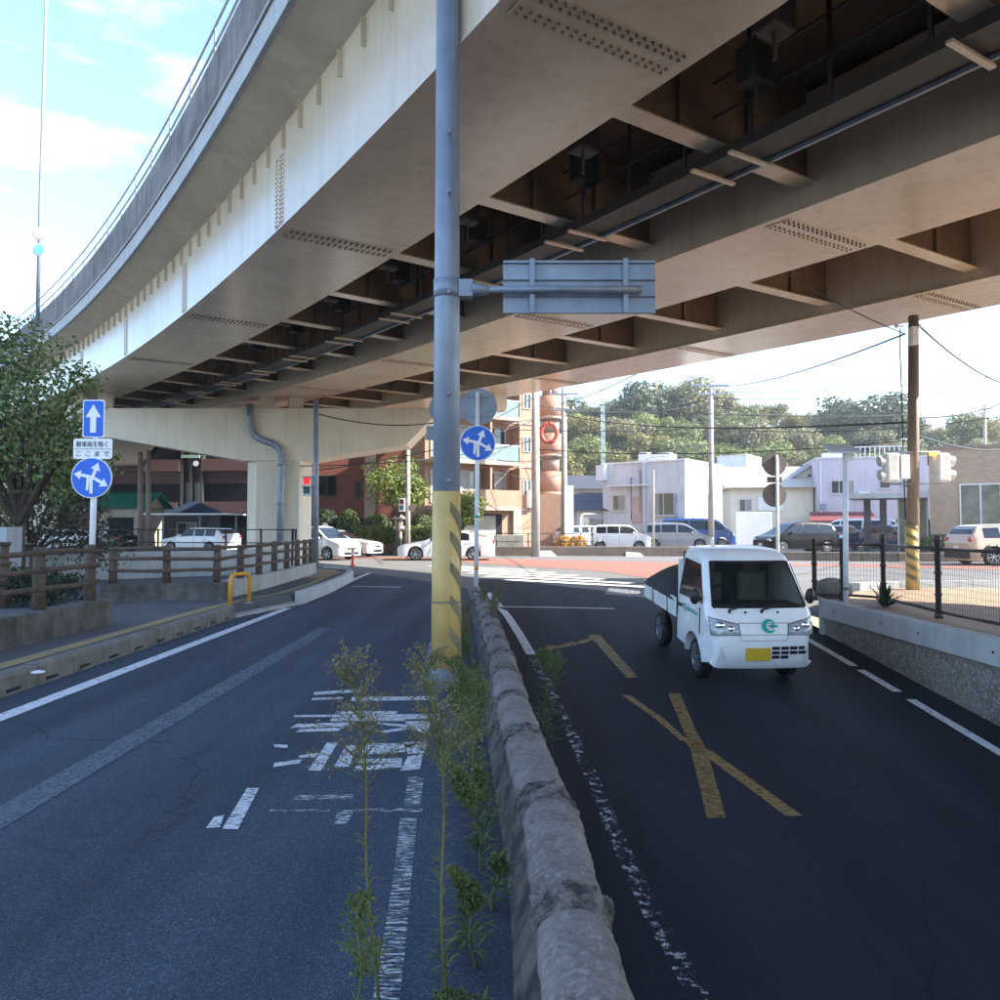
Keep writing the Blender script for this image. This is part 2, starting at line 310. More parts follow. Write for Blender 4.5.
# left pavement
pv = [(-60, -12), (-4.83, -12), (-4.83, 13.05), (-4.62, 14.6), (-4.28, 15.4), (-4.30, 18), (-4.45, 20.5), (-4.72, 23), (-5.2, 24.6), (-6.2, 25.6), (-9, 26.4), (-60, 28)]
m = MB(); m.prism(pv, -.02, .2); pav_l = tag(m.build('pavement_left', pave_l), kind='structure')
m = MB()                                     # sunlit brown paving at the corner
m.add([(x, y, .205) for x, y in ((-5.35, 20.2), (-4.75, 20.4), (-4.9, 23), (-5.4, 24.2), (-6.3, 25), (-6.6, 24.2), (-6.0, 22.5))], [tuple(range(7))])
m.build('corner_paving', pave_r, pav_l)
yl = M('tactile_yellow', (.36, .27, .12), (.24, .19, .10), rough=.8, scale=6, bump=.3)
m = MB()
ys = [(-5.12, -4.91, -12), (-5.12, -4.91, 12.9), (-4.98, -4.84, 14.2), (-4.72, -4.56, 15.6), (-4.76, -4.58, 18.5), (-5.0, -4.8, 21), (-5.25, -5.02, 23)]
m.grid(lambda i, j: (ys[i][j], ys[i][2], .206), len(ys) - 1, 1, False); m.build('yellow_line', yl, pav_l)
# right pavement
m = MB()
pr = [5.72 + .15 * i for i in range(3)]
rows = [-12, 0, 6, 9, 12, 13, 14.2, 15.2, 16, 16.8, 17.4]
def xl(Y): return 5.72 if Y < 13 else 5.72 + (Y - 13) ** 1.7 * .28
m.grid(lambda i, j: (xl(rows[i]) + (60 - xl(rows[i])) * (j / 20) ** 2, rows[i] + (.9 * (j / 20) ** .7 if i == len(rows) - 1 else 0), zs(rows[i])), len(rows) - 1, 20, False)
pav_r = tag(m.build('pavement_right', pave_r), kind='structure')
# the raised car park across the road
m = MB(); m.prism([(-2, 42.5), (11, 41.5), (12.6, 36.5), (60, 34), (60, 75), (-2, 75)], -.02, .22)
tag(m.build('parking_lot', asph_x), kind='structure')
# markings --------------------------------------------------------------
w_line = worn('white_line_paint', (.62, .63, .64), .62, 16)
w_old = worn('worn_white_paint', (.60, .61, .62), .56, 11, (1.2, 5, 1))
w_bad = worn('rubbed_white_paint', (.56, .57, .58), .46, 9, (1.5, 7, 1))
w_vbad = worn('nearly_gone_paint', (.46, .47, .49), .435, 5, (2.5, 3, 1), soft=.05)
w_ghost = worn('ghost_line', (.115, .135, .165), .58, 60, soft=.16, rough=.85)
y_mark = worn('worn_yellow_paint', (.25, .165, .055), .58, 16, (1, 3, 1), soft=.12)
x_white = worn('crossing_paint', (.66, .65, .62), .64, 10)
def mark(name, quads, mat, parent, right=False, dz=.004, n=6):
    m = MB()
    for q in quads:
        a, b, c, d = q
        def P(i, j):
            u, v = i / n, j / n
            x = (a[0] * (1 - u) + b[0] * u) * (1 - v) + (d[0] * (1 - u) + c[0] * u) * v
            y = (a[1] * (1 - u) + b[1] * u) * (1 - v) + (d[1] * (1 - u) + c[1] * u) * v
            p = GR(x, y, .007) if right else G(x, y, .004 + dz)
            return p
        m.grid(P, n, n, True)
    return m.build(name, mat, parent)
def strip(name, pts, wd, mat, parent, zf):
    m = MB(); P = [Vector((x, y, 0)) for x, y in pts]
    vs = []
    for i, p in enumerate(P):
        d = (P[min(i + 1, len(P) - 1)] - P[max(i - 1, 0)]).normalized(); s = Vector((d.y, -d.x, 0)) * wd / 2
        vs += [(p.x - s.x, p.y - s.y, zf(p.y)), (p.x + s.x, p.y + s.y, zf(p.y))]
    m.add(vs, [(2 * i, 2 * i + 1, 2 * i + 3, 2 * i + 2) for i in range(len(P) - 1)]); return m.build(name, mat, parent)
fl = lambda Y: .009
strip('edge_line', [(-4.19, -6), (-4.18, 5), (-4.17, 14.6)], .17, w_line, road_l, fl)
strip('edge_line', [tuple(G(*p)[:2]) for p in ((309, 599), (325, 593), (345, 584), (360, 577), (370, 573))], .17, w_line, road_l, fl)
strip('old_lane_line', [(-2.74, -6), (-2.745, 5), (-2.75, 11.7)], .22, w_ghost, road_l, lambda Y: .008)
strip('stop_line', [tuple(G(352, 586.5)[:2]), tuple(G(401, 587.5)[:2])], .14, w_line, road_l, fl)
mark('lane_line', [((419, 684), (436, 684), (437, 640), (430, 640))], w_bad, road_l)
strip('lane_line', [(-.75, 8.5), (-.8, 12)], .16, w_bad, road_l, fl)
mark('cross_bar', [((352, 697), (437, 696), (437, 700), (351, 701)), ((314, 692), (360, 689), (360, 692), (314, 695)), ((312, 698), (343, 697), (343, 699), (312, 700))], w_old, road_l)
mark('lane_text', [((338, 711), (397, 711), (397, 714), (334, 714)), ((294, 715), (440, 714), (440, 717), (294, 717)), ((332, 717.5), (440, 717), (440, 721), (330, 721)),
                   ((297, 724), (355, 722), (352, 726), (290, 728)), ((300, 729), (345, 727), (338, 731), (296, 732)),
                   ((375, 722), (410, 725), (408, 727.5), (376, 724)), ((380, 731), (412, 726), (414, 728.5), (384, 733)), ((404, 719), (432, 719), (428, 735), (408, 728))], w_old, road_l)
mark('lane_text', [((327, 742.5), (338, 742.5), (321, 770.5), (308, 770.5)), ((346, 745), (357, 745), (349, 767), (334, 767)),
                   ((366, 743), (418, 744), (404, 749), (362, 752)), ((362, 752), (405, 748), (405, 752), (361, 755)), ((359, 759), (402, 758), (402, 763), (358, 763)),
                   ((356, 766), (402, 763), (402, 767), (354, 771)), ((403, 742), (428, 742), (424, 753), (408, 754)), ((408, 756), (423, 754), (420, 769), (400, 771)),
                   ((300, 755), (319, 753), (316, 757), (298, 758)), ((274, 763), (302, 759), (300, 763), (273, 767)), ((273, 744), (288, 745), (287, 748), (275, 747))], w_old, road_l)
mark('lane_text', [((295, 795), (353, 794.5), (352, 799), (293, 799.5)), ((355, 809), (423, 808), (423, 812), (355, 811)), ((270, 809.5), (330, 809), (330, 811), (270, 811.5)),
                   ((337, 810), (354, 810), (347, 824), (334, 825)), ((408, 777), (424, 777), (420, 806), (404, 806))], w_bad, road_l)
mark('lane_text', [((247, 788), (259, 788), (238, 829), (222, 829)), ((214, 817), (224, 815), (220, 827), (206, 828))], w_old, road_l)
mark('lane_line', [((400, 818), (417, 818), (412, 872), (394, 874)), ((394, 874), (412, 872), (404, 960), (380, 960)), ((380, 960), (404, 960), (398, 1010), (370, 1010))], w_bad, road_l, n=10)
# right-hand road
zf = lambda Y: zr(Y) + .008
strip('edge_line', [tuple(GR(*p)[:2]) for p in ((706, 1010), (655, 920), (622, 850), (597, 790), (572, 735), (549, 688), (531, 655), (519, 634), (508, 617), (495, 601), (488, 593))], .13, w_vbad, road_r, zf)
strip('edge_line', [tuple(GR(*p)[:2]) for p in ((531, 655), (519, 634), (508, 617), (495, 601), (488, 593))], .15, w_line, road_r, lambda Y: zr(Y) + .011)
for a, b in ((7.0, 9.3), (9.6, 10.6), (10.8, 13.0), (3.0, 6.6)):
    strip('edge_line', [(5.15 - .01 * (13 - (a + (b - a) * i / 5)) , a + (b - a) * i / 5) for i in range(6)], .12, w_line, road_r, zf)
strip('stop_line', [tuple(GR(*p)[:2]) for p in ((500, 607), (555, 607.7), (614, 609))], .13, w_line, road_r, zf)
mark('arrow', [((588, 634.5), (600, 635), (638, 677), (627, 678)), ((585, 639), (600, 634.5), (586, 643), (571, 644)), ((545, 650), (571, 642), (584, 643), (560, 648)), ((546, 646), (556, 645), (552, 652), (546, 652))], y_mark, road_r, True)
mark('cross_mark', [((668, 693), (680, 693), (698, 735), (686, 737)), ((685, 733), (697, 732), (708, 752), (692, 756)), ((691, 752), (707, 750), (726, 818), (707, 818))], y_mark, road_r, True)
mark('cross_mark', [((621, 695), (630, 695), (660, 716), (652, 716)), ((652, 716), (661, 716), (690, 742), (681, 741)), ((681, 738), (692, 736), (716, 756), (700, 758)), ((700, 752), (712, 751), (803, 816), (786, 816))], worn('worn_yellow_paint_b', (.27, .175, .055), .60, 16, (1, 3, 1), soft=.12), road_r, True)
mark('lane_text', [((610, 588), (640, 591), (640, 594), (605, 593)), ((606, 591), (650, 596), (650, 598), (604, 594))], w_bad, road_r, True)
# the cross street: red lane and zebra
xs_ = MB()
red_px = [(300, 556.6), (392, 557), (480, 558), (560, 560), (660, 562), (1010, 566), (1010, 570), (800, 566), (720, 574), (660, 580), (600, 571), (520, 566), (440, 560.5), (380, 558.8), (300, 557.6)]
xs_.add([G(x, y, .008) for x, y in red_px], [tuple(range(len(red_px)))]); cr_o = tag(xs_.build('red_lane', redpave), kind='structure')
for j in range(6):
    A_ = Vector((-2.9, 30.6, 0)) + Vector((.62, -1.62, 0)) * j; d = Vector((.80, -.60, 0)); B_ = A_ + d * 5.2
    sv = Vector((.60, .80, 0)) * .24; mm = MB(); n = 6
    mm.grid(lambda i, k: A_ + (B_ - A_) * (i / n) + sv * (2 * k - 1) + Vector((0, 0, .012)), n, 1, False); mm.build('crossing_stripe', x_white, cr_o)

# ------------------------------------------------------------------ kerbs, walls
random.seed(3)
def blocks(name, label, cat, path, wd, z0, z1, mat, gap=.012, bl=.6, slope=.03, kind=None, groove=True):
    t = thing(name, label, cat, (path[0][0], path[0][1], 0)); P = [Vector((x, y, 0)) for x, y in path]
    seg = [(a, b, (b - a).length) for a, b in zip(P, P[1:])]; tot = sum(s[2] for s in seg)
    def at(d):
        for a, b, l in seg:
            if d <= l: return a + (b - a) * (d / l)
            d -= l
        return seg[-1][1]
    n = int(tot / bl)
    for i in range(n):
        a, b = at(i * tot / n + gap / 2), at((i + 1) * tot / n - gap / 2); d = (b - a).normalized(); s = Vector((d.y, -d.x, 0))
        h = random.uniform(-.006, .006); mb = MB(); o0 = P[0]
        sec = [(0, z0), (wd, z0), (wd - slope * .3, z1 - .03 + h), (wd - slope, z1 + h), (0, z1 + h)]
        vs = [(p + s * q[0] + Vector((0, 0, q[1]))) - o0 for p in (a, b) for q in sec]; k = 5
        mb.add(vs, [tuple(range(k)), tuple(reversed(range(k, 2 * k)))] + [(j, k + j, k + (j + 1) % k, (j + 1) % k) for j in range(k)])
        mb.build('kerb_block', mat, t)
        if groove and i % 1 == 0:
            mg = MB(); mid = (a + b) / 2 - o0 + s * (wd - .002)
            mg.bar(mid - d * .18 + Vector((0, 0, z0 + .045)), mid + d * .02 + Vector((0, 0, z0 + .045)), .012, .03); mg.build('drain_slot', black, t)
    return t
blocks('kerb', 'long dark kerb of concrete blocks beside the left road', 'kerb', [(-4.83, -6), (-4.83, 13.05)], .18, .004, .215, conc_kerb)
blocks('kerb', 'pale curved kerb after the driveway gap by the orange post', 'kerb', [(-4.24, 15.35), (-4.27, 18), (-4.42, 20.5), (-4.70, 23), (-5.15, 24.6), (-6.1, 25.6)], .17, .004, .27, conc_new, groove=False)
m = MB(); m.add([(-4.83, 13.05, .01), (-4.62, 13.05, .01), (-4.1, 15.3, .01), (-4.28, 15.4, .01), (-4.83, 13.05, .06), (-4.66, 13.05, .05), (-4.14, 15.3, .05), (-4.3, 15.4, .06)], [(4, 5, 6, 7), (1, 2, 6, 5), (0, 1, 5, 4), (2, 3, 7, 6)])
tag(m.build('dropped_kerb', conc), 'low dropped kerb strip at the driveway gap by the yellow hoop', 'kerb')
for p in ((38, 672),):
    q = G(*p, .215); m = MB(); m.ball((0, 0, 0), (.065, .055, .016), 12, 6); o = m.build('kerb_reflector', galv_l); o.location = q; tag(o, 'small pale round reflector stud on the left kerb', 'reflector')
# yellow hoop
t = thing('hoop_barrier', 'yellow steel hoop barrier standing at the kerb gap', 'barrier', (-4.72, 13.0, .2))
m = MB(); a = Vector((0, 0, 0)); b = Vector((.12, .62, 0))
arc = [a + Vector((0, 0, .02)), a + Vector((0, 0, .46)), a + (b - a) * .06 + Vector((0, 0, .53)), a + (b - a) * .16 + Vector((0, 0, .56)), a + (b - a) * .84 + Vector((0, 0, .56)), a + (b - a) * .94 + Vector((0, 0, .53)), b + Vector((0, 0, .46)), b + Vector((0, 0, .02))]
m.tube(arc, .036, 10); m.build('hoop', yel_p, t)
for q in (a, b): m = MB(); m.tube([q, q + Vector((0, 0, .025))], .075, 12); m.build('foot_plate', galv, t)
# low mossy wall with wooden fence, near
def wooden_fence(label, pts, base, hgt, group=None, rails=(.28, .52, .74), r=.036, double=False):
    t = thing('wooden_fence', label, 'fence', (*pts[0], base)); o0 = Vector((pts[0][0], pts[0][1], 0))
    for i, p in enumerate(pts):
        c = Vector((p[0], p[1], 0)) - o0; m = MB(); h = hgt + random.uniform(-.02, .02)
        m.tube([c, c + Vector((0, 0, h * .5)), c + Vector((random.uniform(-.01, .01), 0, h))], [.078, .072, .068], 9); m.build('post', wood, t)
    for a, b in zip(pts, pts[1:]):
        A, B = Vector((a[0], a[1], 0)) - o0, Vector((b[0], b[1], 0)) - o0; d = (B - A).normalized(); s = Vector((d.y, -d.x, 0)) * .085
        for h in rails:
            m = MB(); z = h * hgt / .8
            m.tube([A + s - d * .06 + Vector((0, 0, z + random.uniform(-.015, .015))), (A + B) / 2 + s + Vector((0, 0, z + random.uniform(-.012, .012))), B + s + d * .06 + Vector((0, 0, z + random.uniform(-.015, .015)))], [r, r * .9, r], 8); m.build('rail', wood, t)
    return t
m = MB(); m.box((0, 0, .19), (.26, 17, .38)); o = m.build('low_wall', conc_dark); o.location = (-5.72, 2.25, .19); bevel(o, .02)
tag(o, 'low mossy dark concrete wall along the near left pavement', 'wall')
nf = [(-5.74, y) for y in (1.2, 2.5, 3.8, 5.1, 6.4, 7.7, 9.25, 10.4)]
wooden_fence('brown log fence on the mossy wall in the near left', nf, .56, .78)
wooden_fence('second brown log fence behind the near one at the far left', [(-11.6, 9.2), (-10.4, 10.6), (-9.3, 11.9), (-8.55, 12.8)], .19, 1.15, rails=(.3, .55, .78))
m = MB(); m.prism([(-7.5, 13.95), (-5.32, 14.25), (-5.32, 14.55), (-7.5, 14.25)], .18, .53); tag(m.build('low_wall', conc_dark), 'short dark stub wall turning off the pale wall, left middle', 'wall')
m = MB(); m.prism([(-5.34, 14.56), (-5.32, 17), (-5.40, 19.5), (-5.55, 22.4), (-5.8, 22.4), (-5.68, 19.5), (-5.6, 17), (-5.6, 14.56)], .18, .53); tag(m.build('low_wall', conc), 'pale low concrete wall running along the far left pavement', 'wall')
ff = [(-7.35, 14.1), (-6.4, 14.25), (-5.5, 14.42), (-5.46, 15.6), (-5.46, 16.8), (-5.48, 18), (-5.52, 19.2), (-5.58, 20.4), (-5.66, 21.5), (-5.7, 22.3)]
wooden_fence('brown log fence on the pale wall leading to the crossing', ff, .52, .72)
m = MB(); m.prism([(-16, 18.2), (-11, 19.4), (-8, 21.5), (-6.6, 24.0), (-6.85, 24.2), (-8.2, 21.8), (-11.1, 19.75), (-16, 18.6)], .15, .92); o = m.build('ramp_wall', conc_new); bevel(o, .03); tag(o, 'curved pale concrete ramp wall behind the log fence', 'wall')
# black railing in front of the pier
def railing(label, pts, base, hgt, mat=black, post=.035, rails=(1.0, .66, .34), rr=.02):
    t = thing('metal_railing', label, 'railing', (*pts[0], base)); o0 = Vector((pts[0][0], pts[0][1], 0))
    for p in pts: m = MB(); c = Vector((p[0], p[1], 0)) - o0; m.tube([c, c + Vector((0, 0, hgt + .03))], post, 8); m.build('post', mat, t)
    for a, b in zip(pts, pts[1:]):
        A, B = Vector((a[0], a[1], 0)) - o0, Vector((b[0], b[1], 0)) - o0
        for h in rails: m = MB(); m.tube([A + Vector((0, 0, h * hgt)), B + Vector((0, 0, h * hgt))], rr, 6); m.build('rail', mat, t)
    return t
railing('dark steel railing standing in front of the bridge pier', [(-19, 26.6), (-16.6, 26.4), (-14.3, 26.2), (-12, 26.0), (-9.4, 25.4), (-8.1, 25.1), (-6.9, 24.7), (-6.62, 24.0), (-6.5, 23.2)], .19, 1.32)
# median wall with rounded cap stones
t = thing('median_wall', 'rough median wall with rounded grey cap stones between the roads', 'wall', (wx(2), 2, 0)); o0 = Vector((wx(2), 2, 0))
rows_ = [-3 + i * .16 for i in range(int((WALL_END + 3) / .16) + 1)]
m = MB()
def wsec(i, j):
    Y = rows_[i]; c = wx(Y)
    if j > 8: return Vector((c + .135, Y, zr(Y) - .02)) - o0
    if j == 8: return Vector((c + .115, Y, .26)) - o0
    f = j / 7; jit = .022 * noise.noise((Y * 3.1, f * 2.2, .5)) + .014 * noise.noise((Y * 9, f * 7, 3.5)) if 0 < j < 7 else .012 * noise.noise((Y * 4, f, 1))
    return Vector((c - .20 + .085 * f + jit, Y, .26 * f)) - o0
m.grid(wsec, len(rows_) - 1, 9, False)
stone = M('rough_wall_stone', (.14, .12, .10), (.04, .038, .034), rough=.95, scale=7, bump=1.0, bscale=26, lo=.4, hi=.6)
wo_ = m.build('wall_body', stone, t)
m = MB(); m.add([Vector(p) - o0 for p in ((wx(WALL_END) - .2, WALL_END, 0), (wx(WALL_END) + .14, WALL_END, -.1), (wx(WALL_END) + .115, WALL_END, .26), (wx(WALL_END) - .115, WALL_END, .26))], [(0, 1, 2, 3)]); m.build('wall_end', stone, t)
ycap = -1.2; ln = 1.0
def capstone(y0, y1, rr, mat, name, rough_amp, nseg):
    m = MB(); na = 20
    def P(i, j):
        Y = y0 + (y1 - y0) * i / nseg; a = math.pi * (1.14 - 1.28 * j / na); c = wx(Y)
        e = 1 - (.10 if i in (0, nseg) else .03 if i in (1, nseg - 1) else 0)
        n_ = rough_amp * (noise.noise((Y * 7, j * .4, 2.0)) + .7 * noise.noise((Y * 19, j * 1.1, 7.0)) + .6 * noise.noise((Y * 45, j * 2.3, 3.0)))
        q = rr * e + n_
        return Vector((c + q * math.cos(a) * .92, Y, .235 + max(-.06, q * .72 * math.sin(a)))) - o0
    m.grid(P, nseg, na, True)
    for i in (0, nseg):
        ring = [P(i, j) for j in range(na + 1)]; m.add(ring, [tuple(range(na + 1)) if i else tuple(reversed(range(na + 1)))])
    return fixn(m.build(name, mat, t))
joints = [-1.3, -.3, .55, 1.6, 2.62, 3.62, 4.75, 5.75, 6.75, 7.7, 8.7, 9.7, 10.7, 11.7, 12.7, 13.7, 14.6]
for a, b in zip(joints, joints[1:]):
    jw = random.uniform(.07, .17); jr = random.uniform(.132, .152)
    capstone(a + .09, b - .09, random.uniform(.134, .146), conc_cap, 'cap_stone', .010, 26)
    capstone(b - jw, b + jw, jr, conc_joint, 'cap_joint', .034, 16)
# right retaining wall
t = thing('retaining_wall', 'pale concrete retaining wall over a pebbled base, right of the road', 'wall', (5.62, 2, 0))
Yw = [-12 + i * 1.24 for i in range(21)]
m = MB()
pb = lambda Y, z: Vector((5.60 + .03 * noise.noise((Y * 2, z * 3, 0)), Y, z)) - Vector((5.62, 2, 0))
m.grid(lambda i, j: pb(Yw[i], zr(Yw[i]) - .03 + (.08 - zr(Yw[i]) + .03) * j / 4), len(Yw) - 1, 4, False); m.build('pebbled_base', pebble, t)
for i in range(0, 20, 2):
    m = MB(); m.box((-.0, (Yw[i] + Yw[i + 2]) / 2 - 2, .195), (.2, Yw[i + 2] - Yw[i] - .012, .31)); o = m.build('wall_panel', conc_new, t); bevel(o, .012, 1)
    for q in (.2, .8):
        m = MB(); c = Vector((-.101, Yw[i] + (Yw[i + 2] - Yw[i]) * q - 2, .2)); m.tube([c, c + Vector((-.004, 0, 0))], .018, 8); m.build('tie_hole', black, t)
m = MB(); m.box((.12, 12.85 - 2, .0), (.42, .1, .7)); m.build('wall_return', conc_new, t)
# black fence with wire mesh on the right wall
t = thing('mesh_fence', 'dark brown fence with ball-topped posts and fine mesh above the right wall', 'fence', (5.95, 2, .35)); o0 = Vector((5.95, 2, .35))
fp = [(5.62, -4.0), (5.66, -1.8), (5.71, .4), (5.77, 2.5), (5.83, 4.5), (5.89, 6.4), (5.95, 8.3), (6.02, 10.2), (6.3, 12.2), (5.88, 12.75), (5.42, 12.8)]
for i, p in enumerate(fp):
    c = Vector((p[0], p[1], .34)) - o0; h = 1.06; m = MB()
    m.tube([c, c + Vector((0, 0, .1)), c + Vector((0, 0, .101)), c + Vector((0, 0, h))], [.055, .055, .038, .038], 10)
    for z in (.05, .32, .62): m.tube([c + Vector((0, 0, z)), c + Vector((0, 0, z + .025))], .052, 10)
    po = m.build('post', rail_b, t)
    if i < 9: m = MB(); m.ball(c + Vector((0, 0, h + .035)), .052, 10, 6); m.build('ball_cap', rail_b, po)
for a, b in zip(fp, fp[1:]):
    A, B = Vector((a[0], a[1], .34)) - o0, Vector((b[0], b[1], .34)) - o0
    for z in (.1, .96): m = MB(); m.tube([A + Vector((0, 0, z)), B + Vector((0, 0, z))], .022, 8); m.build('rail', rail_b, t)
    n = int((B - A).length / .05); m = MB()
    for i in range(1, n): q = A + (B - A) * i / n; m.bar(q + Vector((0, 0, .1)), q + Vector((0, 0, .96)), .0035, .0035)
    for z in [.1 + .086 * i for i in range(1, 10)]: m.bar(A + Vector((0, 0, z)), B + Vector((0, 0, z)), .003, .003)
    tag(m.build('wire_mesh', rail_b, t), kind='stuff')
# kerb of the right pavement
def kerb_path(label, path, z0, z1, mat): return blocks('kerb', label, 'kerb', path, .2, z0, z1, mat, groove=False, bl=.9)
kerb_path('pale kerb at the far edge of the right pavement', [(12.4, 18.1), (9.6, 17.75), (8.3, 17.3), (7.2, 16.2)], .0, .30, conc_new)
m = MB(); m.ball((0, 0, 0), (.36, .26, .20), 14, 9)
m.v = [tuple(Vector(p) * (1 + .16 * noise.noise(Vector(p) * 4))) for p in m.v]
o = m.build('boulder', M('rock', (.26, .24, .22), (.15, .14, .13), rough=.95, scale=8, bump=.8)); o.location = (5.95, 13.25, .5); tag(o, 'grey rounded rock behind the fence at the right wall end', 'rock')

# ------------------------------------------------------------------ the curved overpass
BC = Vector((-156.63, -91.03)); RA = 185.74; RB = RA + 6.41; RC = RB + 7.0
def bz(Y): return 6.8 + .04 * (Y - 15)
def BPt(r, th, dz): Y = BC.y + r * math.sin(th); return Vector((BC.x + r * math.cos(th), Y, bz(Y) + dz))
def th_at(Y, r=RA): return math.asin((Y - BC.y) / r)
TH0, TH1 = th_at(-26), th_at(84)
def sweep(sec, t0=TH0, t1=TH1, n=90, smooth=False):
    m = MB(); k = len(sec)
    for i in range(n + 1):
        th = t0 + (t1 - t0) * i / n
        for r, dz in sec: m.v.append(tuple(BPt(r, th, dz)))
    for i in range(n):
        for j in range(k): m.f.append((i * k + j, i * k + (j + 1) % k, (i + 1) * k + (j + 1) % k, (i + 1) * k + j)); m.sm.append(smooth)
    m.f += [tuple(range(k)), tuple(reversed(range(n * k, n * k + k)))]; m.sm += [False] * 2
    return m
ov = thing('overpass', 'curved steel box-girder road overpass crossing above both roads', 'overpass', (0, 0, 0))
GD = 1.78
girders = [(RA, 2.21, 0.0), (RB, 2.45, -.19), (RC, 2.55, 0.0)]
for R_, W, oz in girders:
    h = W / 2
    o = fixn(sweep([(R_ - h - .03, oz), (R_ + h + .03, oz), (R_ + h + .03, oz + .025), (R_ + h, oz + .025), (R_ + h, oz + GD), (R_ - h, oz + GD), (R_ - h, oz + .025), (R_ - h - .03, oz + .025)]).build('girder', steel, ov))
lo, ro = RA - 1.1 - .78, RC + 1.27 + 1.2
fixn(sweep([(lo, 2.0), (RA - 1.1, 1.76), (RA - 1.0, 1.77), (RA - 1.0, 2.45), (lo, 2.45)]).build('deck_overhang', deckm, ov))
fixn(sweep([(RA - 1.0, 1.775), (RC + 1.27, 1.775), (ro, 2.0), (ro, 2.45), (RA - 1.0, 2.45)]).build('deck', steel_d, ov))  # dark brown colour imitates the shade between the girders
fixn(sweep([(lo - .06, 1.99), (lo + .2, 1.995), (lo + .2, 2.40), (lo - .06, 2.40)]).build('fascia', conc_new, ov))
fixn(sweep([(lo - .10, 2.402), (lo + .2, 2.46), (lo + .2, 2.5), (lo - .10, 2.46)]).build('fascia_lip', conc, ov))
fixn(sweep([(lo - .02, 2.462), (lo + .2, 2.51), (lo + .16, 3.55), (lo - .02, 3.55)]).build('parapet', parap, ov))
fixn(sweep([(ro - .2, 2.46), (ro + .02, 2.46), (ro + .02, 3.5), (ro - .2, 3.5)]).build('parapet', parap, ov))
dth = 1 / RA
i = 0; th = TH0
while th < TH1:                                  # railing on the parapet, left side
    a = BPt(lo + .08, th, 3.49); m = MB(); m.tube([a, a + Vector((0, 0, .82))], .024, 6)
    if th_at(4) < th < th_at(70): m.build('railing_post', galv, ov)
    th += 2.0 * dth
for z in (3.92, 4.3):
    m = MB(); m.tube([BPt(lo + .08, th_at(3) + (th_at(70) - th_at(3)) * q / 60, z) for q in range(61)], .026, 6); m.build('railing_bar', galv, ov)
th = th_at(5)                                    # short brackets under the overhang on the outer web
sbase = MB(); sbase.box((0, 0, 0), (.075, .012, .40)); stm = sbase.mesh('stiffener')
stm.materials.append(steel)
while th < th_at(45):
    o = ob('stiffener', stm, None, ov); o.location = BPt(RA - 1.1 - .042, th, 1.52); o.rotation_euler = (0, 0, th); th += .86 * dth
# splices: cover plates with bolt rows on the outer web and below the girders
def bolts_mesh(pts_n, r=.02, h=.022):
    m = MB()
    for p, n in pts_n: m.tube([p, p + n * h], r, 5)
    return m
sp_th = [th_at(13.2) + k * 7.2 * dth for k in range(-2, 5)]
for th in sp_th:
    er = Vector((math.cos(th), math.sin(th), 0)); et = Vector((-er.y, er.x, 0))
    p0 = BPt(RA - 1.105, th, .08); p1 = BPt(RA - 1.105, th, 1.3); m = MB(); m.bar(p0 - er * .006, p1 - er * .006, .42, .014, up=er); sp = m.build('splice_plate', steel, ov)
    bl = []
    for q in range(16):
        for s in (-.15, -.07, .07, .15): bl.append((p0 + (p1 - p0) * ((q + .5) / 16) - er * .012 + et * s, -er))
    tag(bolts_mesh(bl, .02).build('bolts', steel, sp), kind='stuff')
for gi, (R_, W, oz) in enumerate(girders):
    for k in range(-2, 5):
        th = sp_th[0] + (k + 2) * 7.2 * dth * RA / R_ + (0, .012, .02)[gi]
        er = Vector((math.cos(th), math.sin(th), 0)); et = Vector((-er.y, er.x, .04)).normalized()
        a = BPt(R_ - W / 2 + .12, th, oz - .008); b = BPt(R_ + W / 2 - .12, th, oz - .008)
        m = MB(); m.bar(a, b, .46, .012); sp = m.build('splice_plate', steel, ov); bl = []
        for q in range(18):
            for s in (-.17, -.09, .09, .17): bl.append((a + (b - a) * ((q + .5) / 18) + et * s - Vector((0, 0, .004)), Vector((0, 0, -1))))
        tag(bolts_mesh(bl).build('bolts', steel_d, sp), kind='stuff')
# cross beams
def cross_beam(r0, r1, th, zf, oz):
    er = Vector((math.cos(th), math.sin(th), 0)); et = Vector((-er.y, er.x, 0))
    a, b = BPt(r0, th, zf), BPt(r1, th, zf + oz); m = MB(); m.bar(a, b, .30, .028); fl_ = m.build('cross_beam', steel, ov)
    m = MB(); m.add([a + et * .006, b + et * .006, BPt(r1, th, 1.75) + et * .006, BPt(r0, th, 1.75) + et * .006, a - et * .006, b - et * .006, BPt(r1, th, 1.75) - et * .006, BPt(r0, th, 1.75) - et * .006], [(0, 1, 2, 3), (7, 6, 5, 4)])
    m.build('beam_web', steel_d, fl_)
    for q in (.33, .67):
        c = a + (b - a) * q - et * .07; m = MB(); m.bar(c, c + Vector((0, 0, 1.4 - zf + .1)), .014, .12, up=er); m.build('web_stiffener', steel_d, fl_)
thc0 = math.asin((15.6 - BC.y) / (RC - 1.27))
for k in range(-8, 14): cross_beam(RB + 1.225, RC - 1.275, thc0 + k * 3.4 / RC, .26, 0)
thb0 = math.asin((11.1 - BC.y) / (RB - 1.22))
stA = [thb0 + k * 3.4 / RB for k in range(-8, 14)]
for th in stA: cross_beam(RA + 1.105, RB - 1.225, th, .26, -.1)
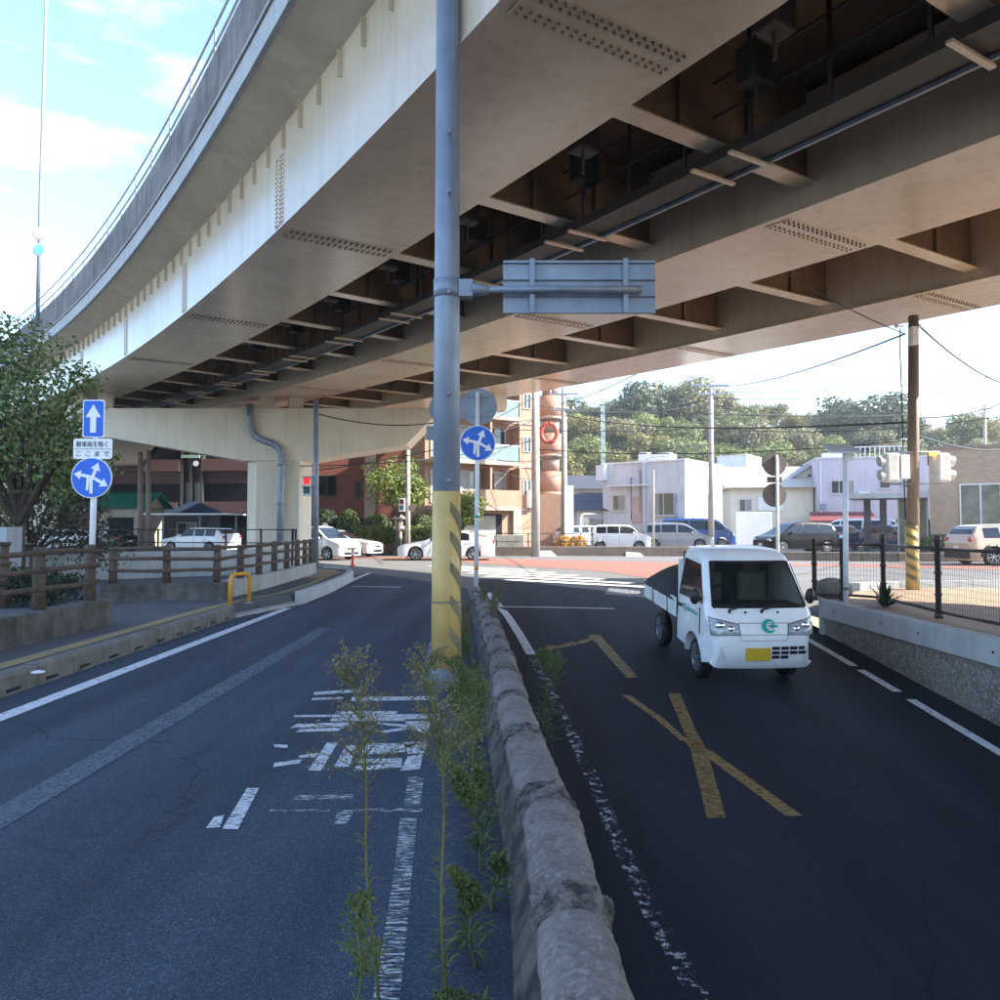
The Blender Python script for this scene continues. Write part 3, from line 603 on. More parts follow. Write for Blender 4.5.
# inspection walkway between the first two girders
rw = RA + 1.1 + 2.35; gal_d = M('dark_walkway_steel', (.05, .046, .042), (.03, .028, .026), rough=.6, scale=4)
tw0, tw1 = th_at(2), th_at(46)
for s in (-.32, .32): fixn(sweep([(rw + s - .025, .0), (rw + s + .025, .0), (rw + s + .025, .16), (rw + s - .025, .16)], tw0, tw1, 44).build('walkway_beam', galv if s > 0 else gal_d, ov))
fixn(sweep([(rw - .29, .05), (rw + .29, .05), (rw + .29, .075), (rw - .29, .075)], tw0, tw1, 44).build('walkway_floor', gal_d, ov))
for s, z in ((-.34, .62), (-.34, 1.1)): m = MB(); m.tube([BPt(rw + s, tw0 + (tw1 - tw0) * q / 40, z) for q in range(41)], .02, 6); m.build('walkway_rail', gal_d, ov)
th = tw0; i = 0
while th < tw1:
    m = MB(); m.tube([BPt(rw - .34, th, .05), BPt(rw - .34, th, 1.75)], .032, 6); m.build('walkway_hanger', gal_d, ov)
    if i % 3 == 0:
        m = MB(); m.bar(BPt(rw - .45, th + .25 * dth, -.02), BPt(rw + .42, th + .25 * dth, -.02), .07, .035); m.build('walkway_rung', steel, ov)
        m = MB(); m.bar(BPt(rw - .45, th + .9 * dth, -.02), BPt(rw + .42, th + .9 * dth, -.02), .07, .035); m.build('walkway_rung', steel, ov)
    th += 1.13 * dth; i += 1
for th in stA:
    if th < th_at(40):
        for r_, dt in ((RA + 1.1 + .95, 1.5), (RA + 1.1 + 1.65, 2.3)):
            p = BPt(r_, th + dt * dth, .72); m = MB(); m.box((0, 0, 0), (.42, .3, .5), 0); o = m.build('equipment_box', gal_d, ov); o.location = p; o.rotation_euler = (0, 0, th); bevel(o, .04, 2)
            m = MB(); m.tube([p + Vector((0, 0, -.55)), p + Vector((0, 0, 1.1))], .025, 6); m.build('box_hanger', gal_d, ov)
# lamp pole with round signs on the parapet
pb_ = BPt(lo + .05, th_at(27.0), 3.4)
pb_ = D(38, 300, 27.2)
t = thing('lamp_pole', 'tall thin white lamp pole rising from the overpass parapet, far left', 'lamp pole', pb_)
m = MB(); m.tube([(0, 0, -1.0), (0, 0, 4), (.05, 0, 13)], [.075, .065, .045], 10); m.build('pole', galv, t)
for z, mm_ in ((2.45, white), (1.85, M('sign_teal_glass', (.2, .62, .62), rough=.3))):
    m = MB(); m.extr(disc(.25), (.08, -.12, z), (1, 0, 0), (0, 0, 1), .03); pl = m.build('sign_plate', M('sign_rim', (.75, .5, .45), rough=.4), t)
    m = MB(); m.extr(disc(.19), (.08, -.14, z), (1, 0, 0), (0, 0, 1), .01); m.build('sign_face', mm_, pl)

# ------------------------------------------------------------------ piers
PY = 32.0
def pier(name, label, x0, x1, xc0, xc1, Y, dep, ztop, h_end, h_mid, kink):
    t = thing(name, label, 'bridge pier', ((xc0 + xc1) / 2, Y, 0)); cx = (xc0 + xc1) / 2
    prof = [(x0, ztop), (x0, ztop - h_end), (x0 + 2.0, ztop - h_end - .05), (xc0 - .02, ztop - h_mid), (xc1 + .02, ztop - h_mid), (x1 - kink, ztop - h_end - .35), (x1, ztop - .25), (x1, ztop)]
    m = MB(); m.extr([(p[0] - cx, p[1]) for p in prof], (0, 0, 0), (1, 0, 0), (0, 0, 1), dep); b = fixn(m.build('cross_head', pierm, t)); bevel(b, .02, 1)
    ch = .55; hw = (xc1 - xc0) / 2
    m = MB(); m.prism([(-hw, -dep / 2 + ch), (-hw + ch, -dep / 2 + .08), (hw - .1, -dep / 2 + .08), (hw, -dep / 2 + .2), (hw, dep / 2), (-hw, dep / 2)], 0, ztop - h_mid + .02); fixn(m.build('column', pierm, t))
    for q in range(1, 9):
        xx = x0 + (x1 - x0) * q / 9.3; m = MB(); m.box((xx - cx, -dep / 2 - .004, ztop - .75), (.035, .012, 1.4)); m.build('seam', pierm, t)
    for R_, W, oz in girders:
        for s in (-.5, .5):
            th = math.asin((Y - BC.y) / (R_ + s)); p = BPt(R_ + s, th, oz); m = MB(); zb = p.z - ztop
            m.box((p.x - cx, 0, ztop + zb * .5), (.6, .7, max(.1, zb)), .4); m.build('bearing', pierm, t)
    return t
ztop = D(250, 408, PY).z
X_ = lambda px: D(px, 500, PY).x
pr_ = pier('bridge_pier', 'cream hammerhead bridge pier left of the grey drainpipe pole', X_(62), X_(436), X_(243), X_(301), PY + .9, 1.8, ztop, 1.25, 2.3, 1.3)
pier('bridge_pier', 'farther cream bridge pier, its cross head end showing under the first', -47, -29.4, -40, -37.5, 62, 1.8, 8.8, 1.6, 2.2, 1.2)
# drainpipe on the pier
t = pr_
pts = [(250, 404), (250, 420), (251, 428), (255, 436), (262, 440), (272, 443), (279, 448), (282, 456), (282, 470), (281, 500), (280, 545)]
m = MB(); m.tube([D(x, y, PY - .22) - Vector(t.location) for x, y in pts], .15, 12); dp = m.build('drainpipe', galv, t)
for x, y in ((282, 466), (281, 505)): c = D(x, y, PY - .22) - Vector(t.location); m = MB(); m.tube([c, c + Vector((0, 0, .09))], .2, 12); m.build('pipe_clamp', galv, dp)

# ------------------------------------------------------------------ poles and signs
# near pole with the back of an overhead sign
pb = G(446, 690)
t = thing('sign_pole', 'thick blue-grey steel pole with worn yellow lower sleeve, in front of everything', 'pole', pb)
r0, r1 = .142, .118
m = MB(); m.tube([(0, 0, .2), (0, 0, 7.55)], [r0, .112], 28); m.build('shaft', galv, t)
m = MB(); m.tube([(0, 0, 7.55), (0, 0, 7.6)], [.12, .10], 24); m.build('top_cap', galv, t)
m = MB(); m.tube([(0, 0, .22), (0, 0, 1.95)], [r0 + .006, r0 - .002], 28); m.build('yellow_sleeve', yel, t)
for z0 in (.28, .60, .92, 1.22, 1.5):
    m = MB(); n = 14
    def P(i, j):
        a = R(-72 + 100 * i / n); z = z0 + .30 * (1 - i / n) + (j - .5) * (.10 + .10 * (i / n))
        rr = r0 + .009 - (z / 6) * .024 * .3
        return (rr * math.cos(a), rr * math.sin(a), z)
    m.grid(P, n, 1, True); m.build('stripe', blackst, t)
m = MB(); m.tube([(0, 0, .0), (0, 0, .23)], .155, 28); m.build('base_collar', M('base_grey', (.2, .22, .25), (.14, .155, .175), rough=.7, scale=6, streak=.4), t)
m = MB(); m.tube([(0, 0, .86), (0, 0, .875)], .151, 28); m.build('seam_band', conc_kerb, t)
for z in (2.05, 2.9, 3.9, 4.9, 5.5): m = MB(); m.tube([(.03, -.10, z), (.035, -.17, z)], .012, 6); m.ball((.035, -.175, z), .022, 8, 5); m.build('step_bolt', galv, t)
A = D(505, 288, pb.y - .05) - pb
m = MB(); m.tube([(.1, 0, A.z), (1.95, -.02, A.z - .0)], .036, 10); m.build('sign_arm', galv, t)
m = MB(); m.box((.19, -.0, A.z), (.14, .14, .17)); m.tube([(.24, 0, A.z), (.42, 0, A.z)], [.085, .04], 10); m.build('arm_flange', galv, t)
m = MB(); m.tube([(0, 0, A.z - .09), (0, 0, A.z + .09)], .136, 20); m.build('clamp', galv, t)
a, b = D(503, 263, pb.y + .1) - pb, D(655, 313, pb.y + .1) - pb
m = MB(); m.box(((a.x + b.x) / 2, .1, (a.z + b.z) / 2), (b.x - a.x, .02, a.z - b.z)); sg = m.build('sign_panel', galv, t)
for q in (0, .33, .66, 1): m = MB(); z = b.z + (a.z - b.z) * q; m.box(((a.x + b.x) / 2, .075, z), (b.x - a.x, .035, .022)); m.build('panel_rib', galv, sg)
for q in (.19, .80): m = MB(); x = a.x + (b.x - a.x) * q; m.box((x, .04, (a.z + b.z) / 2), (.05, .05, a.z - b.z + .04)); m.build('panel_bracket', galv, sg)
# arrow glyphs of the blue direction sign
def arrow(p, q, wd, head, hw):
    p, q = Vector(p), Vector(q); d = (q - p).normalized(); n = Vector((-d.y, d.x)); e = q - d * head
    return [tuple(p + n * wd / 2), tuple(p - n * wd / 2), tuple(e - n * wd / 2), tuple(e - n * hw / 2), tuple(q), tuple(e + n * hw / 2), tuple(e + n * wd / 2)]
def round_sign(parent, c, r, back=False):
    if back:
        m = MB(); m.extr(disc(r, 36), (c[0], c[1] + .04, c[2]), (1, 0, 0), (0, 0, 1), .02); s = m.build('sign_plate', galv, parent)
        for z in (-.5, .55): m = MB(); m.box((c[0], c[1] + .02, c[2] + z * r), (r * 1.5, .02, .035)); m.build('back_rail', galv, s)
        return s
    m = MB(); m.extr(disc(r, 36), (c[0], c[1] - .03, c[2]), (1, 0, 0), (0, 0, 1), .014); s = m.build('sign_plate', white, parent)
    m = MB(); m.extr(disc(r * .95, 36), (c[0], c[1] - .04, c[2]), (1, 0, 0), (0, 0, 1), .008); m.build('sign_face', blue, s)
    k = r
    gl = [arrow((.02 * k, -.12 * k), (.34 * k, .74 * k), .15 * k, .38 * k, .48 * k), arrow((.06 * k, .02 * k), (-.84 * k, .2 * k), .15 * k, .34 * k, .46 * k),
          arrow((0 * k, .06 * k), (.82 * k, -.42 * k), .15 * k, .36 * k, .48 * k), [(-.24 * k, -.62 * k), (-.12 * k, -.62 * k), (-.06 * k, .05 * k), (-.2 * k, .05 * k)], [(-.06 * k, -.78 * k), (.10 * k, -.78 * k), (.10 * k, -.05 * k), (-.06 * k, -.05 * k)]]
    for i, gpoly in enumerate(gl):
        m = MB(); m.extr(gpoly, (c[0], c[1] - .048 - .0012 * i, c[2]), (1, 0, 0), (0, 0, 1), .006); fixn(m.build('arrow', white, s))
    return s
def rect(w_, h_, r=.03):
    o = []
    for cx, cy, a0 in ((w_ / 2 - r, h_ / 2 - r, 0), (-w_ / 2 + r, h_ / 2 - r, 90), (-w_ / 2 + r, -h_ / 2 + r, 180), (w_ / 2 - r, -h_ / 2 + r, 270)):
        for i in range(4): a = R(a0 + 30 * i); o.append((cx + r * math.cos(a), cy + r * math.sin(a)))
    return o
pb = G(89.5, 602, .22); pb = D(90, 602, 10.9); pb.z = .2
t = thing('sign_post', 'white post with three blue and white traffic signs by the log fence', 'sign post', pb)
YS = 10.9
topz = D(94, 402, YS).z - .2
m = MB(); m.tube([(0, 0, 0), (.045, 0, topz - .05)], .042, 12); m.build('post', galv_l, t)
def loc_(px, py): q = D(px, py, YS) - pb; return (q.x, -.03, q.z)
c = loc_(95, 419); m = MB(); m.extr(rect(.32, .56), c, (1, 0, 0), (0, 0, 1), .014); s = m.build('sign_plate', white, t)
m = MB(); m.extr(rect(.285, .525), (c[0], c[1] - .01, c[2]), (1, 0, 0), (0, 0, 1), .008); m.build('sign_face', blue, s)
m = MB(); m.extr(arrow((0, -.21), (0, .21), .085, .19, .225), (c[0], c[1] - .017, c[2]), (1, 0, 0), (0, 0, 1), .006); fixn(m.build('arrow', white, s))
c = loc_(94, 449); m = MB(); m.extr(rect(.57, .30), c, (1, 0, 0), (0, 0, 1), .014); s = m.build('sign_plate', white, t)
text_mesh('軽車両を除く', 'lettering', .095, ink, s, (c[0], c[1] - .011, c[2] + .06), xs=.86)
text_mesh('こ こ ま で', 'lettering', .095, ink, s, (c[0], c[1] - .011, c[2] - .08), xs=1.12)
m = MB(); m.box((c[0], c[1] - .009, c[2] - .005), (.53, .004, .007)); m.build('divider', ink, s)
c = loc_(94, 478); round_sign(t, (c[0], c[1], c[2]), .30)
for z in (.75,): m = MB(); m.tube([(.015, 0, z), (.016, 0, z + .05)], .045, 12); m.build('yellow_band', yel_p, t)
# sign post at the end of the median wall
YS = 14.3; pb = D(476, 592, YS)
pb.z = .36
t = thing('sign_post', 'slim white post with blue direction sign at the end of the median wall', 'sign post', pb)
topz = D(478, 392, YS).z - pb.z
m = MB(); m.tube([(0, 0, -.06), (.03, 0, topz)], .04, 12); m.build('post', galv_l, t)
m = MB(); m.tube([(0, 0, -.02), (0, 0, .1)], .09, 10); m.build('mortar_foot', conc_cap, t)
c = loc_(477.7, 443.5); round_sign(t, c, .345)
c = loc_(478.5, 406); round_sign(t, (c[0], .06, c[2]), .36, True)
m = MB(); m.tube([(.005, 0, .42), (.006, 0, .49)], .046, 12); m.build('yellow_band', yel_p, t)
m = MB(); m.tube([(.012, 0, 1.42), (.012, 0, 1.46)], .045, 12); m.build('teal_band', teal, t)
# hidden twin beyond the thick pole
YS = 17.6; pb = D(446, 585, YS); pb.z = 0
t = thing('sign_post', 'round sign seen from behind, half hidden by the thick pole', 'sign post', (pb.x, pb.y, 0))
pb = Vector((pb.x, pb.y, 0)); c = loc_(446, 408); m = MB(); m.tube([(0, 0, 0), (0, 0, c[2] + .3)], .04, 10); m.build('post', galv_l, t)
round_sign(t, (0, .02, c[2]), .42, True); c = loc_(440, 433); m = MB(); m.box((c[0] - .08, .03, c[2]), (.5, .02, .34)); m.build('sign_plate', galv, t)
# twin round sign backs across the right road
YS = 20.5; pb = G(778, 560, 0); pb = Vector((D(778, 560, YS).x, YS, .0))
t = thing('sign_post', 'white post with two dark round sign backs behind the white truck', 'sign post', pb)
m = MB(); m.tube([(0, 0, 0), (0, 0, D(778, 455, YS).z)], .045, 10); m.build('post', galv_l, t)
dkb = M('sign_back_brown', (.16, .135, .13), (.12, .1, .1), rough=.6, scale=8)
for px, py, r_ in ((776, 464, .33), (776, 495, .33)):
    c = loc_(px, py); m = MB(); m.extr(disc(r_, 32), (c[0] - .02, .06, c[2]), (1, 0, 0), (0, 0, 1), .02); m.build('sign_plate', dkb, t)
c = loc_(776, 479.5); m = MB(); m.box((c[0] - .02, .06, c[2]), (.42, .02, .16)); m.build('sign_plate', dkb, t)
# solar lamp post on the right wall
YS = 11.95; pb = D(846, 605, YS); pb.z = .345
t = thing('lamp_post', 'slim white post with small solar panel on the right wall', 'lamp post', (pb.x, pb.y, pb.z)); h = D(846, 449, YS).z - pb.z
m = MB(); m.tube([(0, 0, 0), (.03, 0, h)], .042, 12); m.build('post', galv_l, t)
m = MB(); m.add([(-.27, -.2, h - .06), (.20, -.2, h - .06), (.20, .2, h + .10), (-.27, .2, h + .10), (-.27, -.2, h - .09), (.20, -.2, h - .09), (.20, .2, h + .07), (-.27, .2, h + .07)], [(0, 1, 2, 3), (7, 6, 5, 4), (0, 4, 5, 1), (1, 5, 6, 2), (2, 6, 7, 3), (3, 7, 4, 0)]); m.build('solar_panel', M('solar_panel', (.55, .62, .7), rough=.3), t)
m = MB(); m.box((.07, 0, h - .13), (.12, .12, .13)); m.build('lamp_head', galv_l, t)
m = MB(); m.tube([(0, 0, .24), (0, 0, .29)], .046, 12); m.build('band', conc_kerb, t)
# orange delineator post
p = G(352.5, 566, .2); t = thing('delineator_post', 'slim orange-red delineator post on the pale curved kerb', 'bollard', p)
om = M('orange_plastic', (.75, .07, .02), rough=.4); m = MB(); m.tube([(0, 0, 0), (0, 0, .04), (0, 0, .05), (0, 0, .62)], [.1, .09, .045, .04], 12); m.build('post', om, t)
m = MB(); m.tube([(0, 0, .4), (0, 0, .48)], .047, 12); m.build('reflective_band', white, t)
# thin tall pole with pedestrian light
def pole(name, label, cat, px, ytop, Y, r0, r1, mat, ybase=None, zb=0.0, pxtop=None):
    b = D(px, 540, Y); t = thing(name, label, cat, (b.x, Y, zb)); top = D(pxtop or px, ytop, Y)
    m = MB(); m.tube([(0, 0, 0), (top.x - b.x, 0, top.z - zb)], [r0, r1], 14); m.build('pole', mat, t); return t, top.z - zb
conc_pole = M('concrete_pole', (.42, .38, .34), (.33, .30, .265), rough=.8, scale=2, streak=.3)
brown_pole = M('brown_pole', (.20, .15, .12), (.15, .115, .09), rough=.7, scale=2)
t, h = pole('signal_pole', 'thin grey pole with a red pedestrian light before the pier', 'traffic light', 316, 400, 25.0, .10, .085, galv, zb=.2)
sigb = M('signal_housing', (.66, .67, .68), rough=.5, scale=8)
def ped_light(t, c, litred=True):
    m = MB(); m.box(c, (.31, .2, .68)); hd = m.build('housing', sigb, t); bevel(hd, .03, 2)
    for z, mm_ in ((.19, M('red_lit', (.9, .015, .01), emit=.55) if litred else M('red_dark', (.1, .01, .01))), (-.19, M('green_dark', (.03, .12, .14), rough=.3))):
        m = MB(); m.box((c[0], c[1] - .105, c[2] + z * .85), (.21, .012, .21)); m.build('lens', mm_, hd)
        m = MB(); m.bar((c[0] - .15, c[1] - .17, c[2] + z * .85 + .125), (c[0] + .15, c[1] - .17, c[2] + z * .85 + .125), .12, .012); m.build('visor', black, hd)
    return hd
q = D(307.5, 486, 25.0); ped_light(t, (q.x - D(316, 540, 25).x, -.02, q.z - .2)); m = MB(); m.tube([(-.2, 0, q.z - .2), (0, 0, q.z - .2)], .03, 6); m.build('bracket', galv, t)
t, h = pole('signal_pole', 'slender pole with white pedestrian signal beside the hedge tree', 'traffic light', 408, 450, 38, .13, .11, conc_pole)
q = D(402, 505, 37.7); ped_light(t, (q.x - D(408, 540, 38).x, -.3, q.z), False)
m = MB(); q = D(412, 508, 37.8); m.extr(disc(.2, 20), (q.x - D(408, 540, 38).x, -.2, q.z), (1, 0, 0), (0, 0, 1), .02); m.build('sign_plate', dkb, t)
for z_ in (478,): q = D(408, z_, 38); m = MB(); m.bar((-.6, 0, q.z), (.4, 0, q.z), .06, .06); m.build('bracket', galv, t)
# utility poles
UP = {}
def utility(label, px, ytop, Y, r0, r1, mat=conc_pole, zb=0.0, arms=(), transformer=None, zpxtop=None):
    t, h = pole('utility_pole', label, 'utility pole', px, ytop, Y, r0, r1, mat, zb=zb, pxtop=zpxtop)
    for f_, wd in arms:
        m = MB(); m.box((0, -.12, h * f_), (wd, .08, .09)); ar = m.build('crossarm', galv, t)
        for s in (-.46, -.2, .2, .46): m = MB(); m.tube([(wd * s, -.12, h * f_ + .04), (wd * s, -.12, h * f_ + .22)], [.05, .035], 8); m.build('insulator', white, ar)
    if transformer: m = MB(); m.tube([(.38, -.1, h * transformer), (.38, -.1, h * transformer + .9)], .28, 12); m.build('transformer', galv_l, t)
    return t, h
t, h = utility('near right utility pole wrapped in yellow and black stripes', 912, 316, 16.9, .135, .11, brown_pole, zb=.17, zpxtop=913.5)
m = MB(); m.tube([(0, 0, .02), (0, 0, 1.45)], .142, 20); m.build('yellow_sleeve', yel, t)
for k in range(6):
    m = MB(); n = 12
    def P(i, j): a = R(-170 + 160 * i / n); return (.146 * math.cos(a), .146 * math.sin(a), .1 + .23 * k + .2 * (1 - i / n) + .1 * j)
    m.grid(P, n, 1, True); m.build('stripe', blackst, t)
m = MB(); m.box((.05, -.14, h - .5), (.16, .18, .42)); bevel(m.build('junction_box', galv_l, t), .02)
m = MB(); m.tube([(-.2, -.05, h - .3), (-.22, -.06, h - .9), (-.2, -.05, h - 1.6), (-.17, -.05, 1.6)], .014, 6); m.build('cable', wire_m, t)
for s in (-.12, .1): m = MB(); m.tube([(s, -.05, h - .25), (s * 2.2, -.05, h - .25)], .02, 6); m.ball((s * 2.4, -.05, h - .25), .05, 8, 5); m.build('insulator', white, t)
def vehicle_signal(t, x, z, ry, parent_dx=0):
    e = MB(); e.box((x, -.08, z), (.30, .26, .66)); hd = e.build('signal_housing', sigb, t); bevel(hd, .05, 2)
    for dz in (.16, -.16):
        m = MB(); sgn = 1 if ry else -1; m.tube([(x + sgn * .15, -.08, z + dz), (x + sgn * .26, -.08, z + dz - .02)], [.12, .125], 12, cap=False); m.build('visor', sigb, hd)
    return hd
zz = D(912, 468, 16.9).z - .17
vehicle_signal(t, -.50, zz, False); vehicle_signal(t, .66, zz, True)
m = MB(); m.box((-.22, -.1, zz + .02), (.2, .2, .55)); m.build('control_box', galv_l, t)
for dz in (.36, -.37): m = MB(); m.tube([(-.55, -.08, zz + dz), (.62, -.08, zz + dz)], .022, 8); m.build('arm', galv, t)
m = MB(); m.box((.46, -.1, zz + .32), (.12, .1, .08)); m.build('amber_lamp', M('amber_lamp', (1, .45, .03), emit=1.5), t)
utility('thick pale utility pole before the pink apartment block', 535.5, 385, 40, .24, .2, zb=.0, arms=((.97, 1.6),))
utility('second pale utility pole beside the white sign pillar', 564, 388, 44, .2, .15, zb=.22, arms=((.96, 1.7), (.86, 1.2)))
utility('tall pale utility pole with crossarms in front of the white building', 711, 383, 47, .2, .14, zb=.22, arms=((.985, 2.4), (.93, 1.4)))
utility('distant pale pole at the right edge above the brick roof', 985, 405, 70, .16, .12, arms=((.97, 2.2),))
utility('short thin pole in front of the white building front', 653.5, 470, 43.5, .07, .05, zb=.22)
utility('dark pole with orange sleeve under the far pier, left', 140.5, 452, 44, .16, .14, brown_pole)
utility('dark pole with a signal under the pier head, left', 148.5, 450, 40, .13, .12, brown_pole)
# radio mast
t = thing('lattice_mast', 'slender pale blue-green radio mast behind the apartment block', 'mast', D(603, 500, 95)); ba = Vector(t.location); m = MB()
tz = D(603, 380, 95).z - ba.z
mast_m = M('mast_paint', (.35, .48, .5), rough=.5)
for s in ((-.25, -.25), (.25, -.25), (0, .25)): m = MB(); m.tube([(s[0], s[1], -6), (s[0] * .7, s[1] * .7, tz)], .05, 5); m.build('leg', mast_m, t)
m = MB()
for i in range(22): z = -5 + i * (tz + 5) / 22; z2 = z + (tz + 5) / 22; m.bar((-.24, -.25, z), (.24, -.25, z2), .035, .035); m.bar((.24, -.25, z), (0, .25, z2), .035, .035)
m.build('bracing', mast_m, t)
# wires
def wire(label, a, b, sag=.4, r=.016, mid=None):
    a, b = Vector(a), Vector(b); n = 18; m = MB()
    m.tube([a + (b - a) * (i / n) - Vector((0, 0, 4 * sag * (i / n) * (1 - i / n))) - a for i in range(n + 1)], r, 5); o = m.build('overhead_wire', wire_m); o.location = a
    return tag(o, label, 'wire', 'overhead wires')
wire('thin cable hanging below the overpass, crossing in front of the girders', D(520, 60, 12.6), D(905, 334, 16.9), .55, .013)
wl = [((1010, 385), 26, (915, 322), 16.9, .25, 'wire dropping right from the top of the striped pole'), ((711, 386), 47, (905, 334), 16.9, .4, 'wire from the crossarm pole up to the striped pole'),
      ((560, 411), 47, (711, 398), 47, .5, 'upper wire from the pole by the apartments to the crossarm pole'), ((711, 398), 47, (1010, 386), 40, .3, 'upper bluish wire right of the crossarm pole'),
      ((420, 424), 42, (711, 428), 45, .3, 'long level wire low across the wooded hill, left half'), ((711, 428), 45, (1010, 415), 38, .5, 'long level wire low across the wooded hill, right half'),
      ((535, 405), 40, (711, 403), 47, .5, 'second wire between the apartment pole and the crossarm pole'), ((535, 449), 40, (913, 440), 30, .4, 'lowest wire across the rooftops'),
      ((320, 470), 30, (535, 420), 40, .3, 'wire climbing from the thin grey pole to the thick pale pole'), ((535, 440), 40, (300, 466), 31, .35, 'lower wire from the thick pale pole towards the pier'),
      ((318, 414), 26, (440, 422), 30, .25, 'short wire sagging in front of the pier head'), ((497, 425), 40, (640, 395), 60, .2, 'short wire climbing behind the round blue sign'),
      ((711, 392), 47, (1010, 375), 45, .3, 'topmost faint wire right of the crossarm pole'), ((913, 418), 17, (1010, 400), 24, .15, 'wire running right from the middle of the striped pole'),
      ((913, 434), 17, (1010, 448), 30, .2, 'lower wire running right from the striped pole'), ((535, 396), 40, (430, 440), 36, .3, 'wire falling left from the thick pale pole top'),
      ((564, 400), 44, (1010, 402), 44, .9, 'long sagging wire just under the skyline trees'), ((564, 415), 44, (912, 422), 17, .4, 'wire from the pole by the pillar to the striped pole'), ((711, 412), 47, (985, 408), 70, .5, 'wire from the crossarm pole to the distant right pole'),
      ((564, 440), 44, (711, 445), 47, .3, 'short wire above the white building roof'), ((560, 404), 44, (640, 372), 30, .15, 'wire rising from the pillar pole towards the girder'), ((497, 460), 40, (564, 452), 44, .3, 'slack wire low before the apartment front'), ((500, 470), 40, (560, 474), 44, .45, 'lowest slack wire before the apartment front')]
for a, ya, b, yb, sg_, lab in wl: wire(lab, D(*a, ya), D(*b, yb), sg_, .024)
m = MB(); q = D(549, 433, 39.5); m.tube([q + Vector((.42 * math.cos(i * math.pi / 9), 0, .52 * math.sin(i * math.pi / 9))) - q for i in range(19)], .11, 8, cap=False); o = m.build('warning_ring', M('ring_red', (.6, .1, .07), rough=.5)); o.location = q; tag(o, 'red ring of coiled cable hanging on wires by the thick pale pole', 'cable coil')

# ------------------------------------------------------------------ vehicles
def lerp_tab(tab, u):
    if u <= tab[0][0]: return tab[0][1]
    for (a, x), (b, y) in zip(tab, tab[1:]):
        if u <= b:
            s = (u - a) / (b - a) if b > a else 0; return x + (y - x) * s
    return tab[-1][1]
def smooth_tab(tab, u, d=.012): return sum(lerp_tab(tab, u + k * d) for k in (-2, -1, 0, 1, 2)) / 5
def wheel(parent, x, y, r, wd, side):
    m = MB(); prof = [(-.5, .72), (-.5, .93), (-.36, 1.0), (.36, 1.0), (.5, .93), (.5, .72)]; n = 22
    m.grid(lambda i, j: (x + r * prof[j][1] * math.cos(2 * math.pi * i / n), y + side * wd * prof[j][0], r + r * prof[j][1] * math.sin(2 * math.pi * i / n)), n, 5)
    wo = fixn(m.build('wheel', tyre, parent)); m = MB(); yo = y + side * (wd * .5 - .012); m2 = MB()
    m.tube([(x, yo - side * .1, r), (x, yo - side * .035, r)], r * .70, 22); m.build('rim_disc', M('rim_dark', (.06, .06, .065), rough=.4, metal=.4), wo)
    for k in range(6): a = k * math.pi / 3 + .2; m2.bar((x, yo - side * .02, r), (x + r * .68 * math.cos(a), yo - side * .012, r + r * .68 * math.sin(a)), .03, .07, up=(0, side, 0)); 
    m2.tube([(x + r * .7 * math.cos(2 * math.pi * i / 22), yo - side * .012, r + r * .7 * math.sin(2 * math.pi * i / 22)) for i in range(23)], .022, 5, cap=False); m2.tube([(x, yo - side * .03, r), (x, yo, r)], r * .16, 10)
    m2.build('rim', rim, wo)
